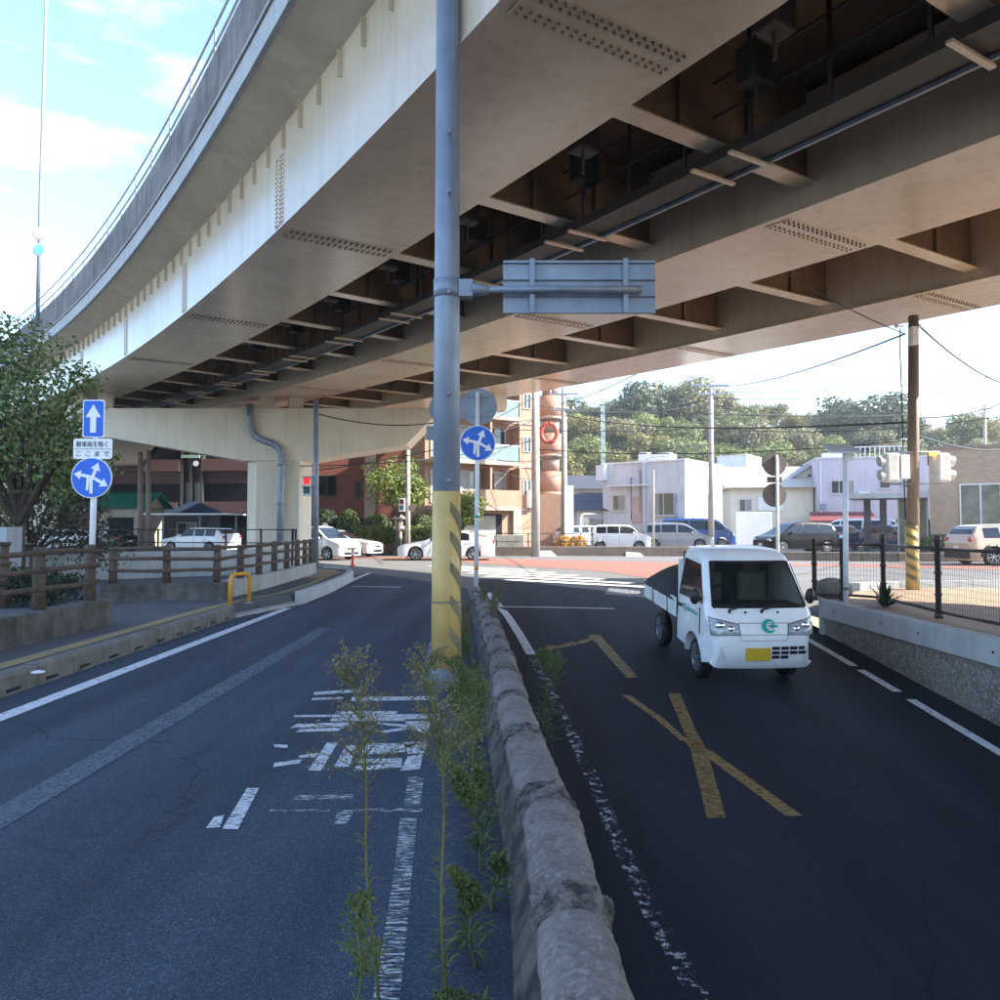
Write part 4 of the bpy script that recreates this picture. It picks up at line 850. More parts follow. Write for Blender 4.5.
CARS = {
 'sedan': dict(L=4.65, W=1.76, H=1.45, top=[(0, .60), (.012, .70), (.06, .78), (.25, .93), (.29, .96), (.43, 1.36), (.50, 1.44), (.60, 1.455), (.70, 1.41), (.84, 1.10), (.96, 1.05), (.988, .95), (1, .78)], belt=.93, wx=(.185, .775), r=.315, ws=(.285, .435), rw=(.715, .835), side=[(.335, .545), (.56, .735)]),
 'hatch': dict(L=4.2, W=1.7, H=1.5, top=[(0, .60), (.012, .74), (.06, .82), (.22, .98), (.25, 1.0), (.39, 1.42), (.46, 1.5), (.62, 1.51), (.85, 1.45), (.93, 1.2), (.985, 1.0), (1, .75)], belt=.96, wx=(.19, .80), r=.31, ws=(.245, .40), rw=(.87, .955), side=[(.30, .53), (.55, .72), (.735, .86)]),
 'wagon': dict(L=4.5, W=1.72, H=1.48, top=[(0, .60), (.012, .72), (.06, .80), (.25, .95), (.28, .98), (.41, 1.38), (.48, 1.46), (.62, 1.48), (.87, 1.43), (.945, 1.15), (.985, 1.0), (1, .75)], belt=.94, wx=(.185, .785), r=.31, ws=(.275, .425), rw=(.885, .955), side=[(.325, .53), (.55, .70), (.715, .865)]),
 'kei': dict(L=3.4, W=1.47, H=1.52, top=[(0, .62), (.012, .80), (.05, .90), (.17, 1.0), (.19, 1.02), (.31, 1.44), (.38, 1.51), (.6, 1.53), (.90, 1.50), (.965, 1.4), (.99, 1.0), (1, .7)], belt=.98, wx=(.19, .84), r=.28, ws=(.185, .32), rw=(.93, .98), side=[(.245, .50), (.52, .72), (.735, .90)]),
 'mpv': dict(L=4.4, W=1.7, H=1.66, top=[(0, .62), (.012, .76), (.05, .86), (.16, 1.0), (.18, 1.03), (.36, 1.56), (.43, 1.65), (.62, 1.67), (.88, 1.62), (.96, 1.35), (.988, 1.0), (1, .72)], belt=1.0, wx=(.185, .80), r=.31, ws=(.175, .37), rw=(.90, .97), side=[(.255, .48), (.50, .70), (.715, .90)]),
 'van': dict(L=4.75, W=1.72, H=1.98, top=[(0, .62), (.01, .85), (.04, 1.08), (.07, 1.15), (.20, 1.78), (.26, 1.93), (.5, 1.98), (.93, 1.96), (.985, 1.8), (.996, 1.1), (1, .6)], belt=1.12, wx=(.17, .74), r=.32, ws=(.07, .215), rw=(.97, .99), side=[(.105, .30), (.32, .60), (.62, .92)]),
 'suv': dict(L=4.55, W=1.82, H=1.72, top=[(0, .70), (.012, .92), (.05, 1.02), (.22, 1.12), (.25, 1.14), (.38, 1.6), (.45, 1.70), (.62, 1.72), (.88, 1.68), (.955, 1.45), (.985, 1.1), (1, .8)], belt=1.1, wx=(.19, .79), r=.37, ws=(.245, .39), rw=(.90, .965), side=[(.29, .50), (.52, .70), (.715, .87)]),
}
def car(kind, label, loc, rz, paint, group=None, roof=None, detail=True):
    S = CARS[kind]; L_, W, belt, r = S['L'], S['W'], S['belt'], S['r']
    t = thing('parked_car' if group else 'car', label, 'car', loc, rz, group); top = lambda u: smooth_tab(S['top'], u)
    X = lambda u: L_ / 2 - L_ * u
    def hw(u): e = min(u, 1 - u); return W / 2 * (1 - .16 * max(0, 1 - e / .07) ** 2)
    def zb(u):
        z = .2
        for wxx in S['wx']:
            d = (u - wxx) * L_; Rr = r + .055
            if abs(d) < Rr: z = max(z, r + math.sqrt(Rr * Rr - d * d))
        return z
    def sec(u, j):
        T, h, b = top(u), hw(u), zb(u); bl = min(belt, T - .03); g_ = max(0, T - bl); hr = h * .985 - .30 * max(0, g_ - .04)
        bb = min(b, bl - .06); mid = max(bb + .02, min(.62, bl - .02))
        return [(0, b), (h * .88, b), (h * .96, bb + .005), (h * 1.0, mid), (h * .985, bl), (hr + .01, bl + g_ * .82), (hr - .07, T - .012), (hr * .5, T), (0, T)][j]
    us = sorted(set([i / 60 for i in range(61)] + [.004, .008, .992, .996] + [wxx + (r + .055) / L_ * math.cos(math.pi * k / 10) for wxx in S['wx'] for k in range(11)]))
    m = MB(); n = len(us)
    for s in (1, -1): m.grid(lambda i, j: (X(us[i]), s * sec(us[i], j)[0], sec(us[i], j)[1]), n - 1, 8)
    for u in (us[0], us[-1]): m.add([(X(u), s * sec(u, j)[0], sec(u, j)[1]) for s, js in ((1, range(9)), (-1, range(8, -1, -1))) for j in js], [tuple(range(18))])
    body = m.build('body', paint, t); bm = bmesh.new(); bm.from_mesh(body.data); bmesh.ops.remove_doubles(bm, verts=bm.verts, dist=.0005); bmesh.ops.recalc_face_normals(bm, faces=bm.faces); bm.to_mesh(body.data); bm.free()
    md = body.modifiers.new('es', 'EDGE_SPLIT'); md.split_angle = R(38)
    m = MB(); m.box((0, 0, .30), (L_ * .9, W * .78, .2)); m.build('underbody', black, t)
    for s in (1, -1):
        for ua, ub in S['side']:
            m = MB(); nn = 8
            def P(i, j):
                u = ua + (ub - ua) * i / nn; T, h = top(u), hw(u); bl = min(belt, T - .03); g_ = max(0, T - bl); hr = h * .985 - .30 * max(0, g_ - .04)
                v0, v1 = .07, .80; f = (v0 + (v1 - v0) * j); z = bl + g_ * .82 * f / .82; y = h * .985 + (hr + .01 - h * .985) * (f / .82)
                return (X(u), s * (y + .006), z + .004)
            m.grid(P, nn, 1, False); m.build('side_window', carglass, t)
        hl = MB(); u = .028; hl.ball((X(.022) + .0, s * hw(.03) * .78, top(.03) - .12), (.09, .19, .085), 12, 8); hl.build('headlight', lampg, t)
        tl = MB(); zt = .95 if kind in ('sedan',) else belt - .02; tl.ball((X(.985), s * hw(.97) * .86, zt - (.06 if kind == 'sedan' else 0)), (.06, .13, .11 if kind != 'van' else .2), 10, 6); tl.build('tail_light', red, t)
        mr = MB(); u = S['side'][0][0] + .03; mr.ball((X(u), s * (hw(u) + .09), belt + .06), (.07, .11, .075), 10, 6); mr.build('wing_mirror', paint, t)
        for q in S['side'][:2]:
            dh = MB(); xx = X(q[1] - .02); dh.box((xx, s * (W / 2 * .995), belt - .12), (.16, .03, .028)); dh.build('door_handle', paint, t)
        for q in (S['side'][0][0] + .0, S['side'][0][1] + .008, S['side'][1][1] + .006):
            sm = MB(); sm.box((X(q), s * (W / 2 * .992), .62), (.008, .016, .56)); sm.build('door_gap', black, t)
    for nm, (ua, ub) in (('windscreen', S['ws']), ('rear_window', S['rw'])):
        m = MB(); nn = 8
        def P(i, j):
            u = ua + (ub - ua) * i / nn; T, h = top(u), hw(u); bl = min(belt, T - .03); g_ = max(0, T - bl); hr = h * .985 - .30 * max(0, g_ - .04)
            y = (j / 6 - .5) * 2 * (hr - .09); return (X(u) + (.005 if nm == 'windscreen' else -.005), y, T + .007 - (.012 if abs(j - 3) == 3 else 0))
        m.grid(P, nn, 6); m.build(nm, carglass, t)
    m = MB(); m.box((X(0) - .02, 0, .33), (.1, W * .62, .12)); m.build('lower_grille', black, t)
    m = MB(); m.box((X(0) - .0, 0, .55), (.05, W * .34, .09)); m.build('grille', black, t)
    for xx in (X(0) + .015, X(1) - .012): m = MB(); m.box((xx, 0, .45 if xx > 0 else .72), (.016, .33, .16)); m.build('number_plate', plate_w, t)
    for wxx in S['wx']:
        for s in (1, -1): wheel(t, X(wxx), s * (W / 2 - .11), r, .2, s)
    if roof:
        m = MB(); nn = 10; ua, ub = S['ws'][1] + .01, .93
        def P(i, j):
            u = ua + (ub - ua) * i / nn; T, h = top(u), hw(u); bl = min(belt, T - .03); g_ = max(0, T - bl); hr = h * .985 - .30 * max(0, g_ - .04); y = (j / 6 - .5) * 2 * (hr - .01)
            return (X(u), y, T + .012 - (.035 if j in (0, 6) else 0))
        m.grid(P, nn, 6); m.build('roof_panel', roof, t)
        for s in (1, -1):
            m = MB(); m.box((0, s * (W / 2 - .01), .36), (L_ * .42, .04, .2)); m.build('sill_cladding', black, t)
            for wxx in S['wx']: m = MB(); m.tube([(X(wxx) + (r + .10) * math.cos(PI * q / 12), s * (W / 2 - .03), r + (r + .10) * math.sin(PI * q / 12)) for q in range(13)], .075, 6); m.build('arch_cladding', black, t)
        m = MB(); m.box((X(1) + .06, 0, .46), (.16, W * .86, .34)); m.build('rear_bumper', black, t)
    return t
pw = M('paint_white', (.74, .74, .74), (.70, .70, .70), rough=.28, scale=-2, coat=.7)
psil = M('paint_silver', (.30, .31, .33), (.27, .28, .30), rough=.3, metal=.35, scale=-2, coat=.7)
pblk = M('paint_black', (.008, .008, .009), rough=.3, scale=-2, coat=.12, spec=.12)
pblu = M('paint_dark_blue', (.012, .03, .09), rough=.2, scale=-2, coat=1)
plbl = M('paint_blue', (.02, .08, .26), rough=.2, scale=-2, coat=1)
ptan = M('paint_tan', (.42, .30, .21), (.38, .27, .19), rough=.3, scale=-2, coat=.8)
PI = math.pi
GRP = 'cars in the car park across the road'
def cpos(px, Y, z=0.0): return (D(px, 540, Y).x, Y, z)
car('sedan', 'pale silver saloon car driving left behind the thick pole', cpos(447, 36.2), PI + .03, M('paint_pearl', (.66, .67, .69), (.62, .63, .65), rough=.3, scale=-2, coat=.7))
car('sedan', 'low white saloon car emerging right of the pier, nose to the right', cpos(338, 40.4), -.25, pw)
car('mpv', 'white people carrier half hidden behind the thin grey pole by the pier', cpos(317, 37.0), -.5, pw)
car('wagon', 'white estate car under the pier head with its rear to the right', cpos(201, 43.5, .1), PI - .32, pw)
car('kei', 'small boxy white car in the car park, nose to the right', cpos(621, 43.2, .22), -.22, pw, GRP)
car('mpv', 'silver people carrier parked right of the boxy white car', cpos(676, 46.0, .22), -.2, psil, GRP)
car('van', 'dark blue van parked behind the silver people carrier', cpos(697, 49.6, .22), -.22, plbl, GRP)
car('hatch', 'small pale car mostly hidden behind the boxy white car', cpos(585, 50.0, .22), .5, M('paint_ice', (.5, .56, .62), rough=.3, coat=.7), GRP)
car('mpv', 'black people carrier in the car park behind the white truck', cpos(796, 40.5, .22), PI + .25, pblk, GRP)
car('hatch', 'dark blue hatchback parked beside the black people carrier', cpos(836, 43, .22), PI + .9, pblu, GRP)
car('van', 'white van with a red tail light parked by the canopy columns', cpos(858, 50, .22), 2.4, pw, GRP)
car('hatch', 'dark blue small car partly behind the canopy columns', cpos(893, 46, .22), -1.1, pblu, GRP)
car('suv', 'tan off-roader with a white roof at the right edge', (21.6, 31.5, 0), .05, ptan, roof=pw)
car('hatch', 'grey car behind the low wall by the apartment block', cpos(507, 52, .22), PI - .1, psil, GRP)
car('wagon', 'white car in deep shade behind the left blue signs', cpos(80, 52, 0), .4, pw)
car('sedan', 'dark car in deep shade right of the left sign post', cpos(110, 47, 0), PI - .6, pblk)

def clear_glass():
    m = bpy.data.materials.new('windscreen_glass'); m.use_nodes = True; t_ = m.node_tree; b_ = t_.nodes['Principled BSDF']; b_.inputs['Base Color'].default_value = (.02, .025, .025, 1); b_.inputs['Roughness'].default_value = .03
    tr = t_.nodes.new('ShaderNodeBsdfTransparent'); tr.inputs[0].default_value = (.72, .78, .75, 1); mx_ = t_.nodes.new('ShaderNodeMixShader'); mx_.inputs[0].default_value = .62
    t_.links.new(b_.outputs[0], mx_.inputs[1]); t_.links.new(tr.outputs[0], mx_.inputs[2]); t_.links.new(mx_.outputs[0], t_.nodes['Material Output'].inputs['Surface']); return m
# the small white truck ---------------------------------------------------
t = thing('kei_truck', 'small white flatbed truck with tarpaulin load driving towards the viewer', 'truck', (3.29, 11.25, zr(11.25) + .0)); t.scale = (.97, .97, .97)
FX, BX = 1.66, .18        # cab front and back, local x forward, front axle at .98
ax_f, ax_r, wr = .98, -.92, .275
truck_w = M('truck_white', (.78, .79, .80), (.62, .62, .61), rough=.32, scale=-1.7, coat=.45, lo=.48, hi=.85, detail=9, streak=.10)
side = [(BX, .40), (ax_f - .37, .38)] + [(ax_f - .365 * math.cos(PI * k / 10), .30 + .345 * math.sin(PI * k / 10)) for k in range(11)] + [(ax_f + .37, .30), (FX - .06, .28), (FX - .01, .34), (FX + .02, .52), (FX - .0, .80), (FX - .05, .92), (FX - .10, 1.02), (FX - .145, 1.07), (1.09, 1.66), (1.0, 1.74), (.75, 1.785), (.3, 1.78), (BX + .02, 1.74), (BX, 1.66)]
def hwz(x, z):
    b = .735 - .02 * max(0, (.5 - z) / .3)
    if z > 1.05: b -= (z - 1.05) * .17
    return b - .06 * max(0, (x - (FX - .12)) / .12) ** 2
m = MB(); n = len(side)
ctr = [Vector(p) for p in side]
def inset(q): q = abs(q); return 0 if q < .8 else .085 * ((q - .8) / .2) ** 2.6
def spt(i, q):                                # point of the cab shell: i along the side outline, q across
    p, a_, b_ = ctr[i % n], ctr[(i - 1) % n], ctr[(i + 1) % n]; tn = (b_ - a_).normalized(); nr = Vector((-tn.y, tn.x)); x, z = p
    k = inset(q) if x > FX - .2 or z > 1.05 else 0
    wq = hwz(x, z) * math.copysign(min(1, abs(q)), q)
    x2, z2 = x + nr.x * k, z + nr.y * k
    bw = .045 * (1 - q * q) if x > FX - .2 else .03 * (1 - q * q) if z > 1.05 and x > .95 else 0
    return (x2 + bw, wq, z2 + (.02 * (1 - q * q) if z > 1.7 else 0))
cols = [-1, -.985, -.96, -.92, -.87, -.8, -.4, 0, .4, .8, .87, .92, .96, .985, 1]
m.grid(lambda i, j: spt(i, cols[j]), n, len(cols) - 1, True)
for q in (-1, 1): m.add([spt(i, q) for i in range(n)], [tuple(range(n))])
cab = m.build('cab', truck_w, t)
bm = bmesh.new(); bm.from_mesh(cab.data); bmesh.ops.remove_doubles(bm, verts=bm.verts, dist=.0008); bmesh.ops.recalc_face_normals(bm, faces=bm.faces)
bmesh.ops.triangulate(bm, faces=[f for f in bm.faces if len(f.verts) > 4]); bm.to_mesh(cab.data); bm.free()
bm = bmesh.new(); bm.from_mesh(cab.data)      # real window openings
gone = []
for f in bm.faces:
    c_ = f.calc_center_median(); 
    if f.normal.x > .4 and 1.12 < c_.z < 1.62 and abs(c_.y) < .60 and c_.x > 1.0: gone.append(f)
bmesh.ops.delete(bm, geom=gone, context='FACES'); bm.to_mesh(cab.data); bm.free()
md = cab.modifiers.new('es', 'EDGE_SPLIT'); md.split_angle = R(42)
trim = M('cab_trim', (.05, .052, .055), (.035, .036, .04), rough=.8, scale=-6); seatm = M('seat_fabric', (.30, .27, .22), (.24, .21, .18), rough=.9, scale=-8)
m = MB(); m.box((1.18, 0, .98), (.42, 1.24, .2)); m.box((.78, 0, .62), (1.1, 1.26, .1)); m.build('dashboard', trim, t)
m = MB(); m.box((.25, 0, 1.2), (.05, 1.28, 1.0)); m.build('rear_bulkhead', trim, t)
for y in (-.34, .34):
    m = MB(); m.box((.62, y, .80), (.45, .46, .16)); se = bevel(m.build('seat', seatm, t), .05, 2)
    m = MB(); m.box((.40, y, 1.14), (.13, .44, .56)); bevel(m.build('seat_back', seatm, se), .05, 2)
    m = MB(); m.box((.38, y, 1.50), (.1, .25, .17)); bevel(m.build('headrest', seatm, se), .04, 2)
m = MB(); m.tube([(.95 + .1 * math.sin(a * PI / 12), -.34 + .18 * math.cos(a * PI / 12), 1.16 + .15 * math.sin(a * PI / 12)) for a in range(25)], .014, 6, cap=False); m.build('steering_wheel', black, t)
fz = [(.28, FX - .06), (.34, FX - .01), (.52, FX + .02), (.80, FX), (.92, FX - .05), (1.02, FX - .10), (1.07, FX - .145)]
def fx(y, z, off=.004):                       # front skin of the cab at height z
    q = y / .72; return lerp_tab(fz, z) + .045 * (1 - q * q) - inset(q) + off
def fpatch(name, mat, poly, parent=None, off=.005, nu=6, nv=4):   # a four-cornered patch laid on the front skin, corners (y, z)
    a_, b_, c_, d_ = poly; m = MB()
    def P(i, j):
        u, v = i / nu, j / nv; y = (a_[0] * (1 - u) + b_[0] * u) * (1 - v) + (d_[0] * (1 - u) + c_[0] * u) * v; z = (a_[1] * (1 - u) + b_[1] * u) * (1 - v) + (d_[1] * (1 - u) + c_[1] * u) * v
        return (fx(y, z, off), y, z)
    m.grid(P, nu, nv); return m.build(name, mat, parent or t)
# windscreen: dark glass in a black rubber frame
wa, wb = (FX - .155, 1.085), (1.10, 1.65)
def wsP(e, off, q0):
    def P(i, j):
        u = e + (1 - 2 * e) * i / 8; q = (j / 14 - .5) * 2 * q0; x = wa[0] + (wb[0] - wa[0]) * u; z = wa[1] + (wb[1] - wa[1]) * u
        nx, nz_ = .73, .68; return (x + (.045 + (.03 - .045) * u) * (1 - q * q * .81) + nx * off, q * (hwz(x, z) - .075), z + nz_ * off)
    return P
m = MB(); P0, P1 = wsP(.0, .006, 1.0), wsP(.05, .006, .95)
ring0 = [P0(0, j) for j in range(15)] + [P0(i, 14) for i in range(1, 9)] + [P0(8, j) for j in range(13, -1, -1)] + [P0(i, 0) for i in range(7, 0, -1)]
ring1 = [P1(0, j) for j in range(15)] + [P1(i, 14) for i in range(1, 9)] + [P1(8, j) for j in range(13, -1, -1)] + [P1(i, 0) for i in range(7, 0, -1)]
k = len(ring0); m.add(ring0 + ring1, [(i, (i + 1) % k, k + (i + 1) % k, k + i) for i in range(k)]); m.build('windscreen_seal', black, t)
m = MB(); m.grid(wsP(.045, .012, .955), 8, 14); m.build('windscreen', clear_glass(), t)
for q0, q1 in ((-.62, -.1), (.0, .56)):
    m = MB(); a = Vector((fx(q0 * .7, 1.04, .03), q0 * .7, 1.06)); b = Vector((FX - .13, q1 * .7, 1.14)); m.bar(a, b, .018, .02); m.tube([a + Vector((-.02, 0, -.04)), a], .02, 8); m.build('wiper', black, t)
for s in (1, -1):
    m = MB()                                 # side window
    pts = [(1.36, 1.10), (1.03, 1.60), (.34, 1.62), (.34, 1.08)]
    m.add([(x, s * (hwz(x, z) + .006), z) for x, z in pts], [(0, 1, 2, 3)]); fixn(m.build('side_window', carglass, t))
    m = MB(); m.box((.26, s * .741, .82), (.01, .012, .82)); m.box((1.30, s * .741, .86), (.01, .012, .36)); m.build('door_gap', black, t)
    m = MB(); m.box((.42, s * .745, .93), (.14, .03, .04)); m.build('door_handle', black, t)
    hlm = M('headlamp_glass', (.40, .43, .47), (.2, .22, .25), rough=.1, scale=-9, spec=1)
    fpatch('headlight_rim', M('gap_grey', (.12, .12, .13), rough=.6), [(s * .315, .735), (s * .70, .73), (s * .705, .965), (s * .33, .885)], None, .004, 10, 5)
    hl = fpatch('headlight', hlm, [(s * .33, .745), (s * .692, .742), (s * .697, .952), (s * .345, .872)], None, .009, 10, 5)
    for yy, zz_, rr, mt in ((.44, .812, .055, M('chrome', (.75, .78, .82), rough=.1, metal=.9)), (.575, .85, .07, M('chrome', (.75, .78, .82))), (.665, .87, .035, lampg)):
        m = MB(); m.ball((fx(yy, zz_, -.012), s * yy, zz_), (.03, rr, rr * .9), 14, 8); m.build('reflector', mt, hl)
    # mirror
    m = MB(); m.tube([(1.25, s * .70, 1.14), (1.29, s * .78, 1.16)], .014, 6); mr = m.build('mirror_arm', black, t)
    m = MB(); m.ball((1.30, s * .81, 1.19), (.04, .07, .11), 12, 8); m.build('wing_mirror', black, mr)
    for xa, nm in ((ax_f, .605), (ax_r, .60)): wheel(t, xa, s * nm, wr, .155, s)
gapm = M('gap_grey', (.12, .12, .13), rough=.6)
fpatch('panel_gap', gapm, [(-.34, .888), (.34, .888), (.34, .896), (-.34, .896)], None, .004, 10, 1)
fpatch('panel_gap', gapm, [(-.33, .742), (.33, .742), (.33, .75), (-.33, .75)], None, .004, 10, 1)
fpatch('panel_gap', gapm, [(-.30, .665), (.30, .665), (.30, .671), (-.30, .671)], None, .004, 10, 1)
for sg_ in (-1, 1):
    fpatch('panel_gap', gapm, [(sg_ * .30, .67), (sg_ * .307, .67), (sg_ * .337, .745), (sg_ * .33, .745)], None, .004, 2, 3)
    fpatch('bumper_crease', M('truck_white_b', (.70, .71, .72), rough=.35), [(sg_ * .50, .36), (sg_ * .62, .36), (sg_ * .585, .58), (sg_ * .56, .60)], None, .006, 3, 4)
    m = MB(); m.ball((fx(.2, 1.02, .0), sg_ * .22, 1.025), (.02, .02, .016), 8, 5); m.build('washer_nozzle', black, t)
for r_ in range(3):
    for c_ in range(4):
        if r_ == 2 and c_ > 1: continue
        y0, z0 = .10 + .122 * c_, .545 - .06 * r_; fpatch('grille_slot', black, [(y0, z0), (y0 + .105, z0), (y0 + .108, z0 + .045), (y0, z0 + .045)], None, .006, 3, 1)
m = MB(); m.box((fx(-.1, .48, .016), -.09, .49), (.012, .33, .165)); m.build('number_plate', M('plate_yellow', (.62, .42, .03), rough=.4), t)
# emblem: teal crescent round a small bar
def crescent(ro_, ri, off, n=26):
    a = [(ro_ * math.cos(R(35 + 290 * i / n)), ro_ * math.sin(R(35 + 290 * i / n))) for i in range(n + 1)]
    b = [(off + ri * math.cos(R(45 + 270 * i / n)), ri * math.sin(R(45 + 270 * i / n))) for i in range(n, -1, -1)]
    return a, b
def put_crescent(parent, o_, u, v, s):
    a, b = crescent(.078 * s, .05 * s, .02 * s); b.reverse(); m = MB(); o_, u, v = Vector(o_), Vector(u), Vector(v); k = len(a)
    m.add([o_ + u * p[0] + v * p[1] for p in a] + [o_ + u * p[0] + v * p[1] for p in b], [(i, i + 1, k + i + 1, k + i) for i in range(k - 1)])
    e = m.build('emblem', teal, parent)
    m = MB(); m.extr([(.0 * s, -.012 * s), (.10 * s, -.012 * s), (.10 * s, .012 * s), (.0 * s, .012 * s)], o_, u, v, .004); m.extr([(.02 * s, -.03 * s), (.045 * s, -.03 * s), (.06 * s, .03 * s), (.04 * s, .03 * s)], o_, u, v, .004); m.build('emblem_bar', teal, e)
put_crescent(t, (fx(.06, .85, .02), .06, .86), (0, 1, 0), (-.35, 0, .94), 1.2)
for s in (1, -1):
    put_crescent(t, (.66, s * .748, .93), (s * -1, 0, 0), (0, 0, 1), .8)
    for k in range(5): m = MB(); m.box((.80 + .085 * k, s * .747, .925 + .006 * (k % 2)), (.05, .006, .05 - .012 * (k % 3))); m.build('door_mark', teal, t)
# flatbed
m = MB(); m.box((-.80, 0, .70), (1.86, 1.40, .06)); m.build('bed_floor', truck_w, t)
for s in (1, -1):
    m = MB(); m.box((-.80, s * .715, .83), (1.88, .03, .30)); bd = m.build('bed_side', truck_w, t); bevel(bd, .01, 1)
    for x in (-1.5, -.95, -.4, .05): m = MB(); m.box((x, s * .733, .83), (.035, .012, .27)); m.build('side_rib', truck_w, bd)
    m = MB(); m.box((ax_r + .35, s * .69, .55), (.25, .05, .2)); m.build('mudguard', black, t)
    for q in (.25, .72): m = MB(); x0 = .1 - 1.8 * q; m.tube([(x0, s * .60, 1.06), (x0 + .05, s * .735, .96), (x0 + .12, s * .745, .68)], .008, 5); m.build('rope', black, t)
m = MB(); m.box((-1.735, 0, .83), (.03, 1.44, .30)); m.build('tailgate', truck_w, t)
m = MB(); m.box((.13, 0, 1.12), (.03, 1.36, .9)); m.build('headboard', truck_w, t)
m = MB(); m.box((-.3, 0, .46), (2.7, .55, .16)); m.box((.05, -.5, .42), (.35, .3, .22)); m.build('chassis', black, t)
m = MB()
def P(i, j):
    u, v = i / 26 * 2 - 1, j / 20 * 2 - 1; k = max(0, 1 - abs(u) ** 3.2) * max(0, 1 - abs(v) ** 3.0)
    z = .965 + .37 * k ** .7 * (1 - .25 * (u + .3) ** 2) + .035 * noise.noise((u * 4, v * 4, 1)) * (k + .25) + .02 * noise.noise((u * 11, v * 9, 4)) * k
    if k < .02: z = .93 + .03 * noise.noise((u * 7, v * 7, 3))
    return (-.80 + .925 * u, .755 * v, z)
m.grid(P, 26, 20); tp = m.build('tarpaulin', M('tarpaulin', (.035, .04, .042), (.02, .024, .027), rough=.75, scale=-5, bump=.5, bscale=14), t)
t.rotation_euler = (Matrix.Rotation(-PI / 2 + .06, 3, 'Z') @ Matrix.Rotation(math.atan(.075), 3, 'Y')).to_euler()

# ------------------------------------------------------------------ buildings
def bld(name, label, org, rz, w_, d_, h_, wallm, parapet=.0, roofm=None, z=0.0, cat='building'):
    t = thing(name, label, cat, (org[0], org[1], z), rz)
    m = MB(); m.box((w_ / 2, d_ / 2, h_ / 2 - .2), (w_, d_, h_ + .4)); m.build('wall', wallm, t)
    if parapet:
        m = MB(); e = .06
        for c, d in (((w_ / 2, -e / 2 + .05, h_ + parapet / 2), (w_ + 2 * e, .22, parapet)), ((w_ / 2, d_ + e / 2 - .05, h_ + parapet / 2), (w_ + 2 * e, .22, parapet)), ((-e / 2 + .05, d_ / 2, h_ + parapet / 2 + .003), (.22, d_ - .3, parapet)), ((w_ + e / 2 - .05, d_ / 2, h_ + parapet / 2 + .003), (.22, d_ - .3, parapet))): m.box(c, d)
        m.build('parapet', roofm or wallm, t)
    t['w'] = w_; t['d'] = d_; return t
alu = M('window_frame_grey', (.5, .5, .5), rough=.5)
def win(t, face, u, z, ww, hh, frame=alu, pane=glass, bars=1, sill=True):
    W_, D_ = t['w'], t['d']; o, ax, nn = {'f': (Vector((0, 0, 0)), Vector((1, 0, 0)), Vector((0, -1, 0))), 'r': (Vector((W_, 0, 0)), Vector((0, 1, 0)), Vector((1, 0, 0))), 'l': (Vector((0, D_, 0)), Vector((0, -1, 0)), Vector((-1, 0, 0)))}[face]
    c = o + ax * u + Vector((0, 0, z)); f = .06; m = MB(); up = Vector((0, 0, 1))
    def slab(mb, a0, a1, z0, z1, n0, n1):
        vs = [c + ax * a + up * b + nn * k for k in (n0, n1) for a, b in ((a0, z0), (a1, z0), (a1, z1), (a0, z1))]
        mb.add(vs, [(0, 1, 2, 3), (7, 6, 5, 4), (0, 4, 5, 1), (1, 5, 6, 2), (2, 6, 7, 3), (3, 7, 4, 0)])
    slab(m, -ww / 2 - f, -ww / 2, -hh / 2, hh / 2, 0, .07); slab(m, ww / 2, ww / 2 + f, -hh / 2, hh / 2, 0, .07); slab(m, -ww / 2 - f, ww / 2 + f, hh / 2, hh / 2 + f, 0, .07); slab(m, -ww / 2 - f, ww / 2 + f, -hh / 2 - f, -hh / 2, 0, .07)
    for k in range(1, bars + 1): x = -ww / 2 + ww * k / (bars + 1); slab(m, x - .03, x + .03, -hh / 2, hh / 2, 0, .055)
    wo = fixn(m.build('window', frame, t)); m = MB(); slab(m, -ww / 2, ww / 2, -hh / 2, hh / 2, .0, .018); fixn(m.build('pane', pane, wo))
    if bars and ww > .6: m = MB(); cw = ww * random.choice((.28, .42, .5)); sd_ = random.choice((-1, 1)); slab(m, *sorted((sd_ * ww / 2, sd_ * (ww / 2 - cw))), -hh / 2, hh / 2, .0185, .022); fixn(m.build('curtain', M('curtain', (.30, .29, .27), (.22, .21, .2), rough=.35, scale=5), wo))
    if sill: m = MB(); slab(m, -ww / 2 - .12, ww / 2 + .12, -hh / 2 - .14, -hh / 2 - .065, 0, .13); fixn(m.build('sill', frame, wo))
    return wo
def part(t, name, mat, c, d, rz=0.0): m = MB(); m.box(c, d, rz); return m.build(name, mat, t)
wallw = M('stucco_white', (.60, .61, .62), (.50, .51, .52), rough=.9, scale=.8, streak=.35)
wallw2 = M('stucco_white_clean', (.74, .73, .71), (.68, .67, .65), rough=.9, scale=.8, streak=.12)
pink = M('pink_tile', (.37, .225, .15), (.32, .19, .13), rough=.7, scale=3)
pinkl = M('pink_slab', (.45, .34, .26), (.39, .29, .22), rough=.75, scale=2, streak=.2)
lilac = M('stucco_white_lilac_shade', (.52, .47, .52), (.46, .42, .465), rough=.9, scale=1, streak=.2)  # white stucco with the lilac of its shade put into the colour
cream = M('siding_cream', (.66, .60, .48), (.60, .54, .43), rough=.85, scale=1.2)
brick_r = brickmat('red_brick', (.22, .062, .04), (.17, .05, .035), (.15, .08, .06), 2.2)
brick_b = brickmat('brown_brick', (.44, .31, .205), (.36, .25, .16), (.42, .33, .25), 2.4)
brown_t = M('brown_tile', (.125, .066, .062), (.095, .052, .05), rough=.6, scale=2)
dkglass = M('dark_opening', (.012, .013, .016), (.02, .02, .022), rough=.7, scale=.5, spec=.1)
